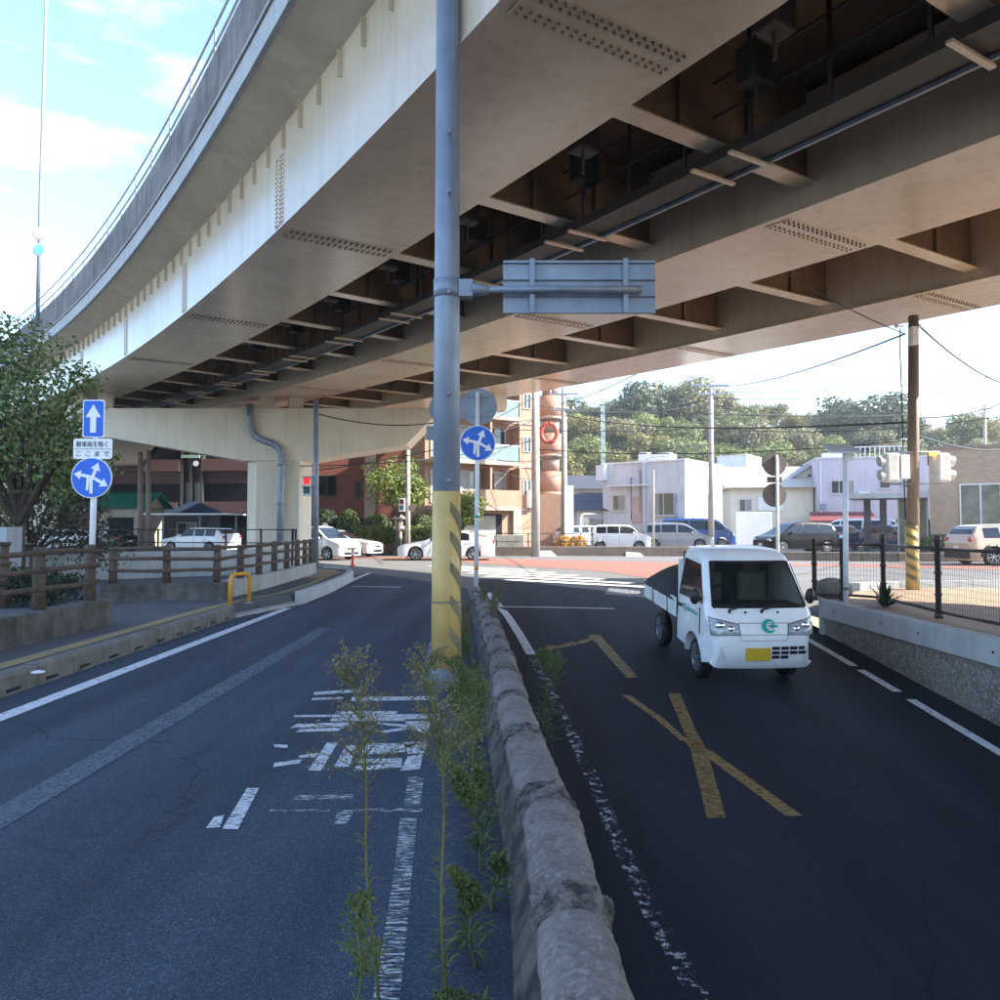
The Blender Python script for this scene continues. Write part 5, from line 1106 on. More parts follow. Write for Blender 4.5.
roof_g = M('roof_grey', (.26, .26, .27), (.2, .2, .21), rough=.7, scale=3)
# white flat-roofed building
t = bld('white_building', 'white flat-roofed two-storey building with pipes and a sunlit side', (7.48, 53.8), R(-36.9), 6.3, 7.0, 5.9, wallw, .12, wallw2, .22)
win(t, 'f', 1.35, 3.1, .9, 1.0, pane=M('pane_olive', (.14, .15, .1), rough=.2), bars=1); win(t, 'f', 4.75, 2.95, 1.5, 1.45, pane=M('pane_olive', (.14, .15, .1)), bars=1)
win(t, 'r', 1.7, 2.9, .8, 1.5, frame=wallw, bars=1, pane=M('pane_white', (.6, .6, .58), rough=.4)); win(t, 'r', 4.6, 2.9, .8, 1.5, frame=wallw, bars=0, pane=M('pane_white', (.6, .6, .58)))
part(t, 'door', M('door_pinkish', (.48, .36, .32), rough=.7), (2.75, -.03, 2.6), (.8, .1, 1.9)); part(t, 'service_shaft', wallw, (3.35, -.12, 3.4), (.14, .2, 5)); part(t, 'canopy', wallw2, (2.2, -.35, 4.3), (3.0, .7, .08)); part(t, 'canopy', M('tin_blue', (.36, .44, .5), rough=.5), (1.2, -.7, 1.1), (2.4, 1.3, .08)); part(t, 'ledge', wallw, (4.6, -.05, 1.1), (3.2, .12, .06))
part(t, 'rooftop_unit', wallw2, (3.8, 2, 6.3), (1.6, 1.2, .7)); part(t, 'rooftop_unit', galv_l, (2.4, 2, 6.35), (.7, .7, .9)); part(t, 'rooftop_rail', galv, (4.6, .6, 6.3), (2.5, .04, .04)); part(t, 'air_unit', galv_l, (.1, -.3, 5.3), (.7, .5, 1.1)); part(t, 'awning', M('teal_awning', (.03, .32, .3), rough=.6), (6.33, .9, 1.1), (.1, .9, 1.4))
for x, z in ((2.3, 3.5), (3.0, 4.0), (5.7, 2.2)): m = MB(); m.tube([(x, -.06, z - 1.6), (x, -.06, z + 1.4)], .04, 6); m.build('wall_pipe', galv, t)
# pink apartments
t = bld('apartment_block', 'pink tiled apartment block with balconies behind the blue round sign', (-4.5, 44.2), R(30), 8.0, 2.6, 13.5, pink, .3, pinkl)
for k, z in enumerate((2.75, 5.55, 8.35, 11.15)):
    part(t, 'floor_slab', pinkl, (3.0, -.55, z), (5.9, 1.3, .26)); part(t, 'soffit_band', pinkl, (4.0, -.02, z - .02), (8.04, .1, .2))
    for x in (1.1, 3.0, 4.8): win(t, 'f', x, z + 1.3, 1.4, 1.9, bars=1, sill=False)
    if k == 0: part(t, 'balcony_front', pinkl, (1.5, -1.16, z + .62), (2.6, .1, 1.0)); part(t, 'balcony_front', pink, (4.5, -1.16, z + .62), (2.8, .1, 1.0))
    else:
        part(t, 'balcony_glass', M('balcony_glass', (.2, .27, .29), rough=.2), (3.0, -1.16, z + .6), (5.7, .05, .9)); part(t, 'balcony_rail', galv_l, (3.0, -1.16, z + 1.1), (5.8, .07, .07))
    part(t, 'party_wall', pink, (6.0, -.6, z + 1.2), (.16, 1.2, 2.6)); part(t, 'party_wall', pink, (3.0 + .95, -.55, z + 1.2), (.14, 1.08, 2.6))
    win(t, 'f', 7.2, z + 1.4, .5, .9, sill=False); part(t, 'air_conditioner', galv_l, (2.2, -.75, z + .45), (.75, .3, .6))
part(t, 'garage_opening', dkglass, (3.0, -.03, 1.2), (4.6, .1, 2.4)); part(t, 'shutter', M('shutter_beige', (.42, .38, .32), rough=.7), (3.4, -.1, 1.3), (2.8, .1, 2.0)); part(t, 'pilaster', pinkl, (6.3, -.1, 1.4), (.5, .3, 2.8)); part(t, 'rain_pipe', galv_l, (6.6, -.12, 6.5), (.12, .12, 13)); part(t, 'wall_light_box', white, (7.4, -.2, 3.4), (.5, .4, 1.1))
# round stair tower behind
t = thing('stair_tower', 'round pink balcony tower at the right end of the apartments', 'building', cpos(551, 51))
part(t, 'base', pink, (0, 0, 1.9), (1.7, 2.4, 3.8))
for k in range(1, 5):
    z = 1.3 + 2.6 * k; m = MB(); m.tube([(0, 0, z), (0, 0, z + 1.5)], .78, 20); m.build('balcony', pink, t); m = MB(); m.tube([(0, 0, z + 1.5), (0, 0, z + 2.6)], .6, 16); m.build('recess', M('recess_brown', (.3, .22, .18), rough=.8), t); m = MB(); m.tube([(0, 0, z - .1), (0, 0, z + .08)], .86, 20); m.build('slab', pinkl, t)
# red brick building
t = bld('brick_building', 'red brick building with a white pilaster behind the hedge', (cpos(282, 52)[0], 51.5), R(4), 9.2, 9, 9.0, brick_r, .3, pinkl)
win(t, 'f', 2.6, 4.5, 2.4, 1.3, frame=M('frame_dark', (.06, .055, .05), rough=.5), pane=dkglass, bars=3); win(t, 'f', 5.35, 4.2, .35, 1.1, frame=M('frame_dark', (.06, .055, .05)), bars=0)
part(t, 'pilaster', pinkl, (6.2, -.12, 3.9), (.75, .3, 10)); part(t, 'base_recess', dkglass, (3.4, -.03, 1.1), (5.6, .1, 2.2)); part(t, 'brick_band', brick_r, (3.1, -.06, 2.6), (6.2, .14, .18))
# dark brown building on the left
t = bld('brown_building', 'dark brown tiled building with ribbon openings behind the white estate car', (cpos(40, 64)[0], 64), R(-2), 22, 10, 10, brown_t, .4, brown_t)
X0 = cpos(40, 64)[0]; bx = lambda px: cpos(px, 64)[0] - X0
for a, b, z, hh in ((40, 182, 4.55, 1.5), (206, 262, 4.6, 1.5), (40, 184, 8.2, 1.5), (206, 262, 8.2, 1.4), (120, 182, 1.3, 2.3), (206, 262, 1.4, 2.4)):
    part(t, 'ribbon_opening', dkglass, ((bx(a) + bx(b)) / 2, -.03, z), (bx(b) - bx(a), .1, hh)); part(t, 'spandrel', brown_t, ((bx(a) + bx(b)) / 2, -.35, z - hh / 2 - .62), (bx(b) - bx(a), .7, 1.0))
for px in (186, 195, 206): part(t, 'mullion', M('frame_dark', (.06, .055, .05)), (bx(px), -.3, 4.5), (.22, .6, 8))
for px in (191, 200.5): win(t, 'f', bx(px), 4.6, .55, 1.5, frame=alu, pane=M('pane_pale', (.45, .52, .55), rough=.3), bars=1)
part(t, 'name_board', M('board_green', (.3, .5, .42), rough=.5), (bx(195), -.64, 7.6), (1.6, .1, .25)); m = MB(); m.extr(disc(.24, 20), (bx(200.5), -.66, 7.0), (1, 0, 0), (0, 0, 1), .04); m.build('round_badge', white, t)
def hip(t, name, mat, c, wx_, wy, h, over=.3):
    a, b = wx_ / 2 + over, wy / 2 + over; m = MB(); rdg = max(0, a - b)
    m.add([(c[0] - a, c[1] - b, c[2]), (c[0] + a, c[1] - b, c[2]), (c[0] + a, c[1] + b, c[2]), (c[0] - a, c[1] + b, c[2]), (c[0] - rdg, c[1], c[2] + h), (c[0] + rdg, c[1], c[2] + h)], [(0, 1, 5, 4), (1, 2, 5), (2, 3, 4, 5), (3, 0, 4), (3, 2, 1, 0)]); return m.build(name, mat, t)
def gable(t, name, mat, wallm, c, wx_, wy, h, over=.35, axis='x'):   # ridge along axis
    a, b = wx_ / 2, wy / 2; m = MB()
    if axis == 'x': pts = [(-a - over, -b - over, -.12), (a + over, -b - over, -.12), (a + over, b + over, -.12), (-a - over, b + over, -.12), (-a - over, 0, h), (a + over, 0, h)]; fs = [(0, 1, 5, 4), (2, 3, 4, 5), (0, 3, 2, 1)]
    else: pts = [(-a - over, -b - over, -.12), (-a - over, b + over, -.12), (a + over, b + over, -.12), (a + over, -b - over, -.12), (0, -b - over, h), (0, b + over, h)]; fs = [(0, 4, 5, 1), (3, 2, 5, 4), (0, 1, 2, 3)]
    m.add([(c[0] + p[0], c[1] + p[1], c[2] + p[2]) for p in pts], fs); r_ = fixn(m.build(name, mat, t)); sol = r_.modifiers.new('s', 'SOLIDIFY'); sol.thickness = .12
    for s in (-1, 1):
        m = MB()
        if axis == 'x': m.add([(c[0] + s * a, c[1] + q[0], c[2] + q[1]) for q in ((-b, 0), (b, 0), (0, h - .05))], [(0, 1, 2)])
        else: m.add([(c[0] + q[0], c[1] + s * b, c[2] + q[1]) for q in ((-a, 0), (a, 0), (0, h - .05))], [(0, 1, 2)])
        m.build('gable', wallm, t)
    return r_
t = bld('gatehouse', 'small gatehouse with blue-grey tiled roof in front of the brown building', (cpos(166, 57)[0], 57), 0, 3.2, 2.6, 2.6, M('gate_wall', (.08, .065, .065), rough=.8))  # wall colour darkened to stand in for the overpass shade
hip(t, 'roof', M('roof_blue', (.02, .03, .055), (.015, .022, .04), rough=.5, scale=6), (1.6, 1.3, 2.6), 3.2, 2.6, 1.0, .4); win(t, 'f', 1.6, 1.5, 1.4, .8)  # roof blue darkened too, overpass shade put into the colour
t = bld('green_roof_kiosk', 'kiosk with a green roof and beige gable by the left signs', (cpos(99, 50)[0], 50), 0, 2.9, 3.2, 3.0, M('kiosk_wall', (.4, .34, .28), rough=.8))
gable(t, 'roof', M('roof_green', (.01, .16, .10), rough=.5), M('kiosk_wall', (.4, .34, .28)), (1.45, 1.6, 3.0), 2.9, 3.2, 1.0, .5, 'x'); part(t, 'entrance', dkglass, (1.5, -.03, 1.2), (1.6, .1, 2.1)); part(t, 'side_porch', M('kiosk_wall', (.4, .34, .28)), (-.4, -.4, 2.75), (1.8, 1.4, .12))
# long canopy behind the estate car
t = thing('carport', 'long white-edged carport roof behind the white estate car', 'carport', cpos(150, 50)); wl_ = cpos(238, 50)[0] - cpos(150, 50)[0]
part(t, 'roof_slab', galv_l, (wl_ / 2, 0, 2.45), (wl_, 3, .1))
for q in (.08, .5, .92): part(t, 'column', galv, (wl_ * q, .9, 1.2), (.1, .1, 2.4))
# extras on the right
# lilac-tinted building, brick showroom, houses on the right
t = bld('lilac_shade_building', 'two-storey white building tinted lilac for shade, with a red awning, right of centre', (cpos(818, 60)[0], 60), R(-14), 10.5, 7, 6.9, lilac, .12, wallw, .22)
win(t, 'f', 1.9, 4.6, 1.6, .95, bars=2); win(t, 'f', 5.0, 4.75, .7, .5, bars=0); win(t, 'f', 6.7, 4.75, .9, .5, bars=1)
m = MB(); m.add([(-.8, -1.3, 1.9), (4.2, -1.3, 1.9), (4.0, -.02, 2.6), (-.6, -.02, 2.6), (-.8, -1.3, 1.75), (4.2, -1.3, 1.75)], [(0, 1, 2, 3), (4, 5, 1, 0)]); m.build('awning', M('awning_red', (.2, .05, .055), rough=.7), t)
for ax_, az_ in ((3.4, 3.9), (8.6, 4.2), (3.4, .5)): part(t, 'air_conditioner', galv_l, (ax_, -.22, az_), (.8, .35, .6))
part(t, 'downpipe', galv_l, (9.6, -.08, 3.4), (.1, .1, 6.6)); part(t, 'downpipe', galv_l, (.25, -.08, 3.4), (.09, .09, 6.6))
for i in range(14): part(t, 'roof_fence_bar', galv_l, (2.4 + .36 * i, 1.0, 7.45), (.05, .05, .95))
part(t, 'roof_fence_rail', galv_l, (4.75, 1.0, 7.9), (4.9, .06, .06)); part(t, 'roof_vent', galv_l, (1.4, 1.2, 7.2), (1.5, 1.0, .5)); part(t, 'shop_front', dkglass, (5.5, -.03, 1.1), (7.5, .1, 1.7)); part(t, 'meter_box', galv, (.4, -.15, 3.0), (.4, .3, .5))
YB = 41.0; x0 = cpos(931, YB)[0]; x1 = cpos(1120, YB)[0]
t = bld('brick_showroom', 'brown brick showroom with large white-framed window at the right edge', (x0, YB), R(-30), 14, 12, D(960, 450, YB).z - .22, brick_b, .16, M('coping_brown', (.3, .22, .16), rough=.7), .22)
zc = (D(980, 486, YB).z + D(980, 528, YB).z) / 2 - .22; win(t, 'f', 3.25, zc, 3.6, D(980, 486, YB).z - D(980, 528, YB).z, frame=white, bars=3, pane=M('pane_showroom', (.2, .2, .16), (.08, .09, .07), rough=.12, scale=1.2))
m = MB(); cx0, cx1 = -4.0, -.1; zc = D(900, 457, YB).z - .22
part(t, 'entrance_canopy', conc_new, ((cx0 + cx1) / 2, -.4, D(880, 496, YB).z - .22), (cx1 - cx0, 3.2, .28)); 
for px in (873, 889): part(t, 'canopy_column', M('column_dark', (.06, .055, .055), rough=.5), ({873: -3.1, 889: -2.3}[px], -.6, (D(880, 496, YB).z - .36) / 2), (.34, .34, D(880, 496, YB).z - .36))
part(t, 'entrance_glass', M('pane_showroom', (.2, .2, .16)), (cx1 - .75, .8, 1.6), (1.5, .1, 3.2)); 
for q in (0, 1, 2, 3): part(t, 'glass_mullion', white, (cx1 - 1.5 + q * .48, .73, 1.6), (.07, .1, 3.2))
t = bld('cream_house', 'cream house with pale gabled roof behind the dark sign backs', (cpos(731, 62)[0], 62), R(-8), 6.6, 8, 4.7, cream, 0, None, .22)
gable(t, 'roof', M('roof_cream', (.5, .46, .38), (.42, .385, .32), rough=.7, scale=3), cream, (3.3, 4, 4.7), 6.6, 8, 2.0, .5, 'x'); win(t, 'f', 1.2, 3.2, .9, .9); part(t, 'siding_panel', wallw2, (3.2, -.04, 3.3), (2.0, .1, 1.1)); part(t, 'gutter', M('gutter_brown', (.3, .2, .13), rough=.6), (3.3, -.55, 4.6), (7.6, .12, .12))
t = bld('cream_house', 'taller cream gabled house left of the lilac-tinted building', (cpos(786, 64)[0], 63), R(-6), 3.6, 8, 5.4, cream, 0, None, .22)
gable(t, 'roof', roof_g, cream, (1.8, 4, 5.4), 3.6, 8, 1.3, .35, 'y'); win(t, 'f', 1.4, 1.9, 1.2, .9); part(t, 'lean_to_roof', roof_g, (2.0, -.5, 3.3), (4.0, 1.2, .1)); win(t, 'f', 1.8, 5.6, .6, .5, sill=False)
t = bld('white_block', 'plain white block house on the hillside behind the white building', (cpos(718, 80)[0], 80), R(-36), 3.2, 5, 7.6, wallw2, .1, wallw2, 1.6); win(t, 'r', 2.2, 6.0, .9, .5, bars=1, sill=False)
t = bld('hillside_house', 'beige house with a dark roof left of the white building', (cpos(566, 66)[0], 66), R(5), 4.4, 6, 4.9, M('stucco_beige', (.56, .46, .34), rough=.9, scale=1, streak=.3), 0, None, .22)
gable(t, 'roof', M('roof_dark', (.06, .062, .075), rough=.6), M('stucco_beige', (.56, .46, .34)), (2.2, 3, 4.9), 4.4, 6, 1.3, .4, 'x'); win(t, 'f', 1.6, 3.4, .8, .9)
t = bld('dark_roofed_house', 'low house with a dark tiled roof beside the white building', (cpos(577, 54)[0], 54), 0, 3.4, 4.5, 2.7, wallw, 0, None, .22)
gable(t, 'roof', M('roof_dark', (.06, .062, .075)), wallw, (1.7, 2.2, 2.7), 3.4, 4.5, 1.3, .5, 'x'); win(t, 'f', 1.5, 1.6, 1.2, .8, bars=2)
# small things round the car park
def slab_thing(name, label, cat, mat, c, d, bev=.02, rz=0): m = MB(); m.box((0, 0, d[2] / 2), d); o = m.build(name, mat); o.location = c; o.rotation_euler = (0, 0, rz); bevel(o, bev, 1); return tag(o, label, cat)
p = cpos(569, 43.2, .22); t = thing('sign_pillar', 'white advertising pillar in front of the white building', 'sign pillar', p); part(t, 'panel', white, (0, 0, 1.95), (.52, .3, 3.7)); part(t, 'foot', conc, (0, 0, .1), (.7, .45, .2))
p = cpos(581, 43.6, .22); t = thing('hoop_post', 'white bent pipe post beside the white pillar', 'post', p); m = MB(); m.tube([(0, 0, 0), (0, 0, 1.9), (.06, 0, 2.08), (.2, 0, 2.15), (1.0, 0, 2.15)], .06, 8); m.build('pipe', galv_l, t); m = MB(); m.extr(disc(.26, 18), (.22, -.02, 1.72), (1, 0, 0), (0, 0, 1), .03); m.build('round_plate', conc, t)
slab_thing('garden_wall', 'beige block wall at the car park entrance by the apartments', 'wall', M('wall_beige', (.40, .37, .32), (.3, .28, .24), rough=.9, scale=2, streak=.3), (cpos(509, 42.4)[0], 42.4, 0), (1.7, .3, 1.15))
slab_thing('board_fence', 'plain white board standing right of the blue van', 'board', wallw2, (cpos(754, 56)[0], 56, .22), (2.6, .2, 2.5), rz=-.1)
blocks('low_wall', 'long brown kerb wall in front of the parked cars', 'wall', [(-.9 + .0, 41.6), (4, 41.3), (10.6, 40.6)], .3, 0, .52, M('kerb_brown', (.2, .155, .12), (.14, .11, .09), rough=.9, scale=3), bl=1.5, groove=False)
blocks('low_wall', 'dark kerb wall before the black car on the right', 'wall', [(12.4, 36.0), (18, 34.6), (34, 33.6)], .3, 0, .42, M('kerb_brown', (.2, .155, .12)), bl=1.5, groove=False)
railing('thin dark railing along the brown kerb wall', [(-.2, 41.9), (1.6, 41.8), (3.4, 41.7), (5.2, 41.5)], .22, 1.0, black, .035, (1.0, .55), .022)
for px in (548, 635):
    p = cpos(px, 40.3); t = thing('wheel_stop', 'pale sloping kerb ramp, %s of the pair in front of the parked cars' % ('left' if px == 548 else 'right'), 'ramp', p); m = MB(); m.add([(-.5, 0, 0), (.5, 0, 0), (.5, .5, 0), (-.5, .5, 0), (-.4, .5, .3), (.2, .5, .3)], [(0, 1, 5, 4), (0, 4, 3), (1, 2, 5), (2, 3, 4, 5), (3, 2, 1, 0)]); m.build('ramp', conc_new, t)
# cabinet at far left
t = thing('utility_cabinet', 'pale grey metal cabinet under the dark tree at the left edge', 'cabinet', cpos(4, 14.0, .2))
part(t, 'case', M('cabinet_grey', (.36, .38, .41), (.3, .32, .35), rough=.5, scale=3, streak=.3), (-.28, 0, .70), (.95, .45, 1.40)); part(t, 'door_gap', black, (-.26, -.228, .72), (.012, .008, 1.25)); part(t, 'door_handle', black, (-.12, -.235, .8), (.03, .03, .14)); part(t, 'plinth', conc, (-.28, 0, .02), (1.0, .5, .06))
# guard rail in front of hedge
slab_thing('garden_wall', 'low reddish wall under the hedge behind the white saloon', 'wall', M('hedge_wall', (.2, .13, .1), (.15, .1, .08), rough=.9, scale=3), (cpos(385, 42.6)[0], 42.6, 0), (7.0, .35, .62))

# ------------------------------------------------------------------ vegetation
def rnd_unit(rg):
    while True:
        v = Vector((rg.uniform(-1, 1), rg.uniform(-1, 1), rg.uniform(-1, 1))); l = v.length
        if .1 < l < 1: return v / l
def leaf(m, p, n, size, rg):
    u = n.orthogonal().normalized(); a = rg.uniform(0, 2 * PI); v = n.cross(u); d = u * math.cos(a) + v * math.sin(a); s = n.cross(d)
    l = size * rg.uniform(.7, 1.3); wd = l * .55
    k = len(m.v); m.v += [tuple(p - d * l * .5), tuple(p + s * wd * .5 + n * l * .08), tuple(p + d * l * .5), tuple(p - s * wd * .5 + n * l * .08)]; m.f.append((k, k + 1, k + 2, k + 3)); m.sm.append(False)
def crown(lobes, n, size, seed, inner=.45, squash=1.0):
    rg = random.Random(seed); m = MB(); tot = sum(l[3] ** 2 for l in lobes)
    for cx, cy, cz, r in lobes:
        for _ in range(int(n * r * r / tot)):
            d = rnd_unit(rg); f = (inner + (1 - inner) * rg.random() ** .6)
            f *= 1 + .28 * noise.noise(d * 2.2 + Vector((cx * 3, cy, cz)))
            p = Vector((cx, cy, cz)) + Vector((d.x, d.y, d.z * squash)) * r * f
            nn = (d + rnd_unit(rg) * .9 + Vector((0, 0, .25))).normalized(); leaf(m, p, nn, size, rg)
    return m
def rand_lobes(rg, R0, H0, n, rmin, rmax, zc):
    L_ = []
    for i in range(n):
        a = rg.uniform(0, 2 * PI); q = R0 * math.sqrt(rg.random()); z = zc + rg.uniform(-H0, H0) * (1 - .5 * q / R0); L_.append((q * math.cos(a), q * math.sin(a), z, rg.uniform(rmin, rmax) * (1 - .25 * q / R0)))
    return L_
def limbs(lobes, z0, r, rg, k=7):
    m = MB(); base = Vector((0, 0, 0)); zt = min(l[2] for l in lobes); m.tube([(0, 0, -.5), (.04, 0, z0 * .5), (0, .05, z0)], [r, r * .8, r * .62], 8)
    for l in lobes[:k]:
        e = Vector(l[:3]); mid = Vector((e.x * .45, e.y * .45, z0 + (e.z - z0) * .45)) + Vector((rg.uniform(-.1, .1), rg.uniform(-.1, .1), 0)) * z0 * .3
        m.tube([(0, 0, z0 * .9), mid, e], [r * .5, r * .3, r * .1], 6)
    return m
# near tree, far left
rg = random.Random(5)
lob = [(-.3, 0, 3.2, 1.0), (.5, -.2, 3.9, .85), (-.9, .2, 4.3, 1.0), (.1, .1, 4.9, .8), (.9, .1, 3.0, .7), (1.25, -.2, 3.55, .5), (-1.4, 0, 3.4, 1.1), (-.6, -.4, 5.3, .6), (1.05, .2, 4.4, .45), (-1.9, .2, 4.9, .9), (.5, .3, 2.5, .8), (-.8, -.2, 2.4, .9), (1.5, 0, 2.6, .5)]
t = thing('street_tree', 'leafy green tree at the left edge overlapping the overpass', 'tree', cpos(18, 14.8, .2))
crown(lob, 9500, .12, 11, .2).build('crown', leafmat('leaf_street', (.06, .10, .026), (.125, .18, .05), (.22, .25, .085)), t); limbs(lob, 1.6, .14, rg, 10).build('trunk', bark, t)
lob = [(0, 0, 1.6, 1.0), (1.0, .1, 1.3, .9), (-1, 0, 1.5, 1.1), (.4, .2, 2.4, .8), (1.7, .3, 1.0, .7), (-.6, .2, 2.8, .9), (1.3, .2, 2.2, .6), (-1.7, .2, 2.4, 1.1)]
t = thing('street_tree', 'dark reddish-green bushy tree behind the pale cabinet, far left', 'tree', cpos(32, 18.5, .2))
crown(lob, 4600, .12, 12, .2).build('crown', leafmat('leaf_reddish', (.03, .032, .016), (.06, .05, .028), (.05, .075, .026)), t); limbs(lob, .8, .12, rg, 8).build('trunk', bark, t)
for px, Y, h, s, lab in ((10, 13.2, .42, 3, 'low green shrub in front of the cabinet at the left edge'), (36, 13.0, .3, 4, 'low green shrub right of the cabinet behind the log fence'), (60, 14.2, .3, 8, 'low shrub by the foot of the left sign post')):
    t = thing('shrub', lab, 'shrub', cpos(px, Y, .2)); lb = [(-.3, 0, h, .35), (.25, .1, h * .9, .32), (0, -.1, h * 1.3, .3)]; crown(lb, 1400, .07, s, .2).build('foliage', leaf_d, t); limbs(lb, h * .5, .03, rg, 3).build('stems', bark, t)
# hedge, topiary and garden trees across the road
m = MB(); rg2 = random.Random(8); hx0, hx1 = cpos(352, 42.9)[0], cpos(432, 42.9)[0]
for _ in range(5200):
    p = Vector((rg2.uniform(hx0, hx1), 42.9 + rg2.uniform(-.5, .5), .6 + rg2.uniform(0, 1.05) * (1 + .06 * noise.noise((p.x if _ else 0, 0, 0)))))
    nn = (Vector((0, -.6, .6)) + rnd_unit(rg2)).normalized(); leaf(m, p, nn, .2, rg2)
o = m.build('hedge', leaf_l); tag(o, 'clipped light green hedge behind the white saloon', 'hedge')
def shrub(label, px, Y, rx, rz_, zc, mat, n, size, seed, z=0.0, name='topiary_shrub', cat='shrub'):
    t = thing(name, label, cat, cpos(px, Y, z)); rg = random.Random(seed); m = MB()
    for _ in range(n):
        d = rnd_unit(rg); f = .8 + .2 * rg.random(); p = Vector((d.x * rx * f, d.y * rx * f, zc + d.z * rz_ * f)); leaf(m, p, (d + rnd_unit(rg) * .6).normalized(), size, rg)
    m.build('foliage', mat, t); m = MB(); m.tube([(0, 0, -.1), (0, 0, zc)], .06, 6); m.build('stem', bark, t); return t
shrub('rounded green topiary ball behind the white saloon', 348.5, 44.0, .72, 1.15, 1.55, leaf_m, 2600, .15, 1)
shrub('dark rounded shrub behind the red pedestrian light', 326, 44.4, .8, 1.25, 1.5, leaf_d, 2000, .17, 2)
shrub('dark low shrub next to the pier column', 306, 44.6, .8, 1.1, 1.3, leaf_d, 1800, .17, 3)
shrub('green loose shrub right of the topiary ball', 377, 44.0, .9, .9, 1.5, leaf_m, 2200, .17, 4)
shrub('rounded green shrub left of the thick pole', 423, 43.6, .75, .9, 1.6, leaf_m, 2200, .16, 6)
def tree(label, loc, h, rad, mat, seed, n=3500, size=.3, nl=10, trunk=.16, name='garden_tree', squash=.9):
    rg = random.Random(seed); lb = rand_lobes(rg, rad * .62, h * .2, nl, rad * .38, rad * .6, h * .66)
    t = thing(name, label, 'tree', loc); crown(lb, n, size, seed, .3, squash).build('crown', mat, t); limbs(lb, h * .4, trunk, rg, 6).build('trunk', bark, t); return t
tree('airy light green tree beside the slender signal pole', cpos(398, 41.9), 5.9, 2.3, leaf_l, 31, 4200, .2, 13, .14)
tree('yellow-green bushy tree right of the thick yellow pole', cpos(462, 41.4), 3.9, 1.5, leaf_l, 32, 3200, .2, 9, .12)
t = thing('stone_lantern', 'grey stone lantern in front of the hedge', 'lantern', cpos(399, 42.2)); 
for z0, z1, a, b in ((0, .25, .35, .3), (.25, 1.45, .2, .17), (1.45, 1.65, .34, .36), (1.65, 2.05, .24, .24), (2.05, 2.3, .5, .16)): m = MB(); m.tube([(0, 0, z0), (0, 0, z1)], [a, b], 6); m.build('stone', conc, t)
t = thing('gate_lamp', 'white globe lamp on a brick pillar behind the people carrier', 'lamp', cpos(325, 42.2)); part(t, 'pillar', M('lamp_pillar', (.3, .2, .16), rough=.8), (0, 0, .75), (.35, .35, 1.5)); m = MB(); m.ball((0, 0, 1.66), .18, 14, 9); m.build('globe', white, t)
for px, lab in ((563, 'left'), (578, 'right')): shrub('clump of orange flowers, %s of the white pillar' % lab, px, 42.9, .55, .45, .45, leafmat('flowers_' + lab, (.5, .12, .02), (.6, .3, .03), (.12, .16, .03)), 700, .14, 40 + px, .22, 'flower_clump', 'flowers')
shrub('low green hedge clump beside the showroom entrance', 938, 40, .9, .5, .5, leaf_m, 900, .15, 71, .22)
# agave on the right wall
t = thing('agave', 'dark spiky agave plant on the right wall by the fence', 'plant', (5.95, 11.5, .36)); rg = random.Random(4); m = MB()
for i in range(64):
    a = rg.uniform(0, 2 * PI); el = rg.uniform(.05, 1.4); l = rg.uniform(.32, .52); d = Vector((math.cos(a) * math.cos(el), math.sin(a) * math.cos(el), math.sin(el))); s = Vector((-math.sin(a), math.cos(a), 0)) * .022
    p1 = d * l * .5 + Vector((0, 0, .02)); p2 = d * l - Vector((0, 0, .05)); k = len(m.v); m.v += [tuple(-s * .6), tuple(s * .6), tuple(p1 + s), tuple(p1 - s), tuple(p2)]; m.f += [(k, k + 1, k + 2, k + 3), (k + 3, k + 2, k + 4)]; m.sm += [False] * 2
m.build('leaves', leaf_d, t)
# weeds ------------------------------------------------------------------
def goldenrod(label, base, h, seed, lean=(0, 0), bushy=1.0, mat=leaf_w, seedm=leaf_s, lsz=.06, topf=.64):
    t = thing('weed', label, 'weed', base); rg = random.Random(seed); stem = lambda f: Vector((lean[0] * f * f, lean[1] * f * f, h * f)) + Vector((.012 * math.sin(f * 9 + seed), .01 * math.cos(f * 7 + seed), 0))
    m = MB(); m.tube([stem(i / 12) for i in range(13)], [.0065 - .005 * i / 12 for i in range(13)], 6); m.build('stem', M('stem_green', (.14, .15, .04), (.10, .1, .03), rough=.7, scale=8), t)
    m = MB(); n = int(135 * h * bushy)
    for i in range(n):
        f = rg.uniform(.12, .86); a = rg.uniform(0, 2 * PI); l = lsz * rg.uniform(.6, 1.25) * (1.15 - .6 * f); p = stem(f); d = Vector((math.cos(a), math.sin(a), rg.uniform(.1, .9))).normalized(); s = Vector((-math.sin(a), math.cos(a), 0)) * l * .062
        e = p + d * l; mid = p + d * l * .5 + Vector((0, 0, l * .08)); k = len(m.v); m.v += [tuple(p), tuple(mid + s), tuple(e - Vector((0, 0, l * .12))), tuple(mid - s)]; m.f.append((k, k + 1, k + 2, k + 3)); m.sm.append(False)
    tag(m.build('leaves', mat, t), kind='stuff'); m = MB(); ms = MB()
    for i in range(int(60 * bushy)):
        f = rg.uniform(topf, 1); a = rg.uniform(0, 2 * PI); p = stem(f); l = h * .16 * (1.15 - f) / (1.15 - topf) * rg.uniform(.6, 1.2) + .02; d = Vector((math.cos(a) * .8, math.sin(a) * .8, rg.uniform(.3, 1))).normalized(); e = p + d * l
        ms.tube([p, p + d * l * .5 + Vector((0, 0, .01)), e], [.0022, .0016, .001], 4, cap=False)
        for j in range(20): q = p + d * l * rg.uniform(.3, 1.05) + rnd_unit(rg) * l * .13; leaf(m, q, rnd_unit(rg), .012, rg)
    ms.build('branchlets', M('stem_green', (.14, .15, .04)), t); tag(m.build('flower_heads', seedm, t), kind='stuff'); return t
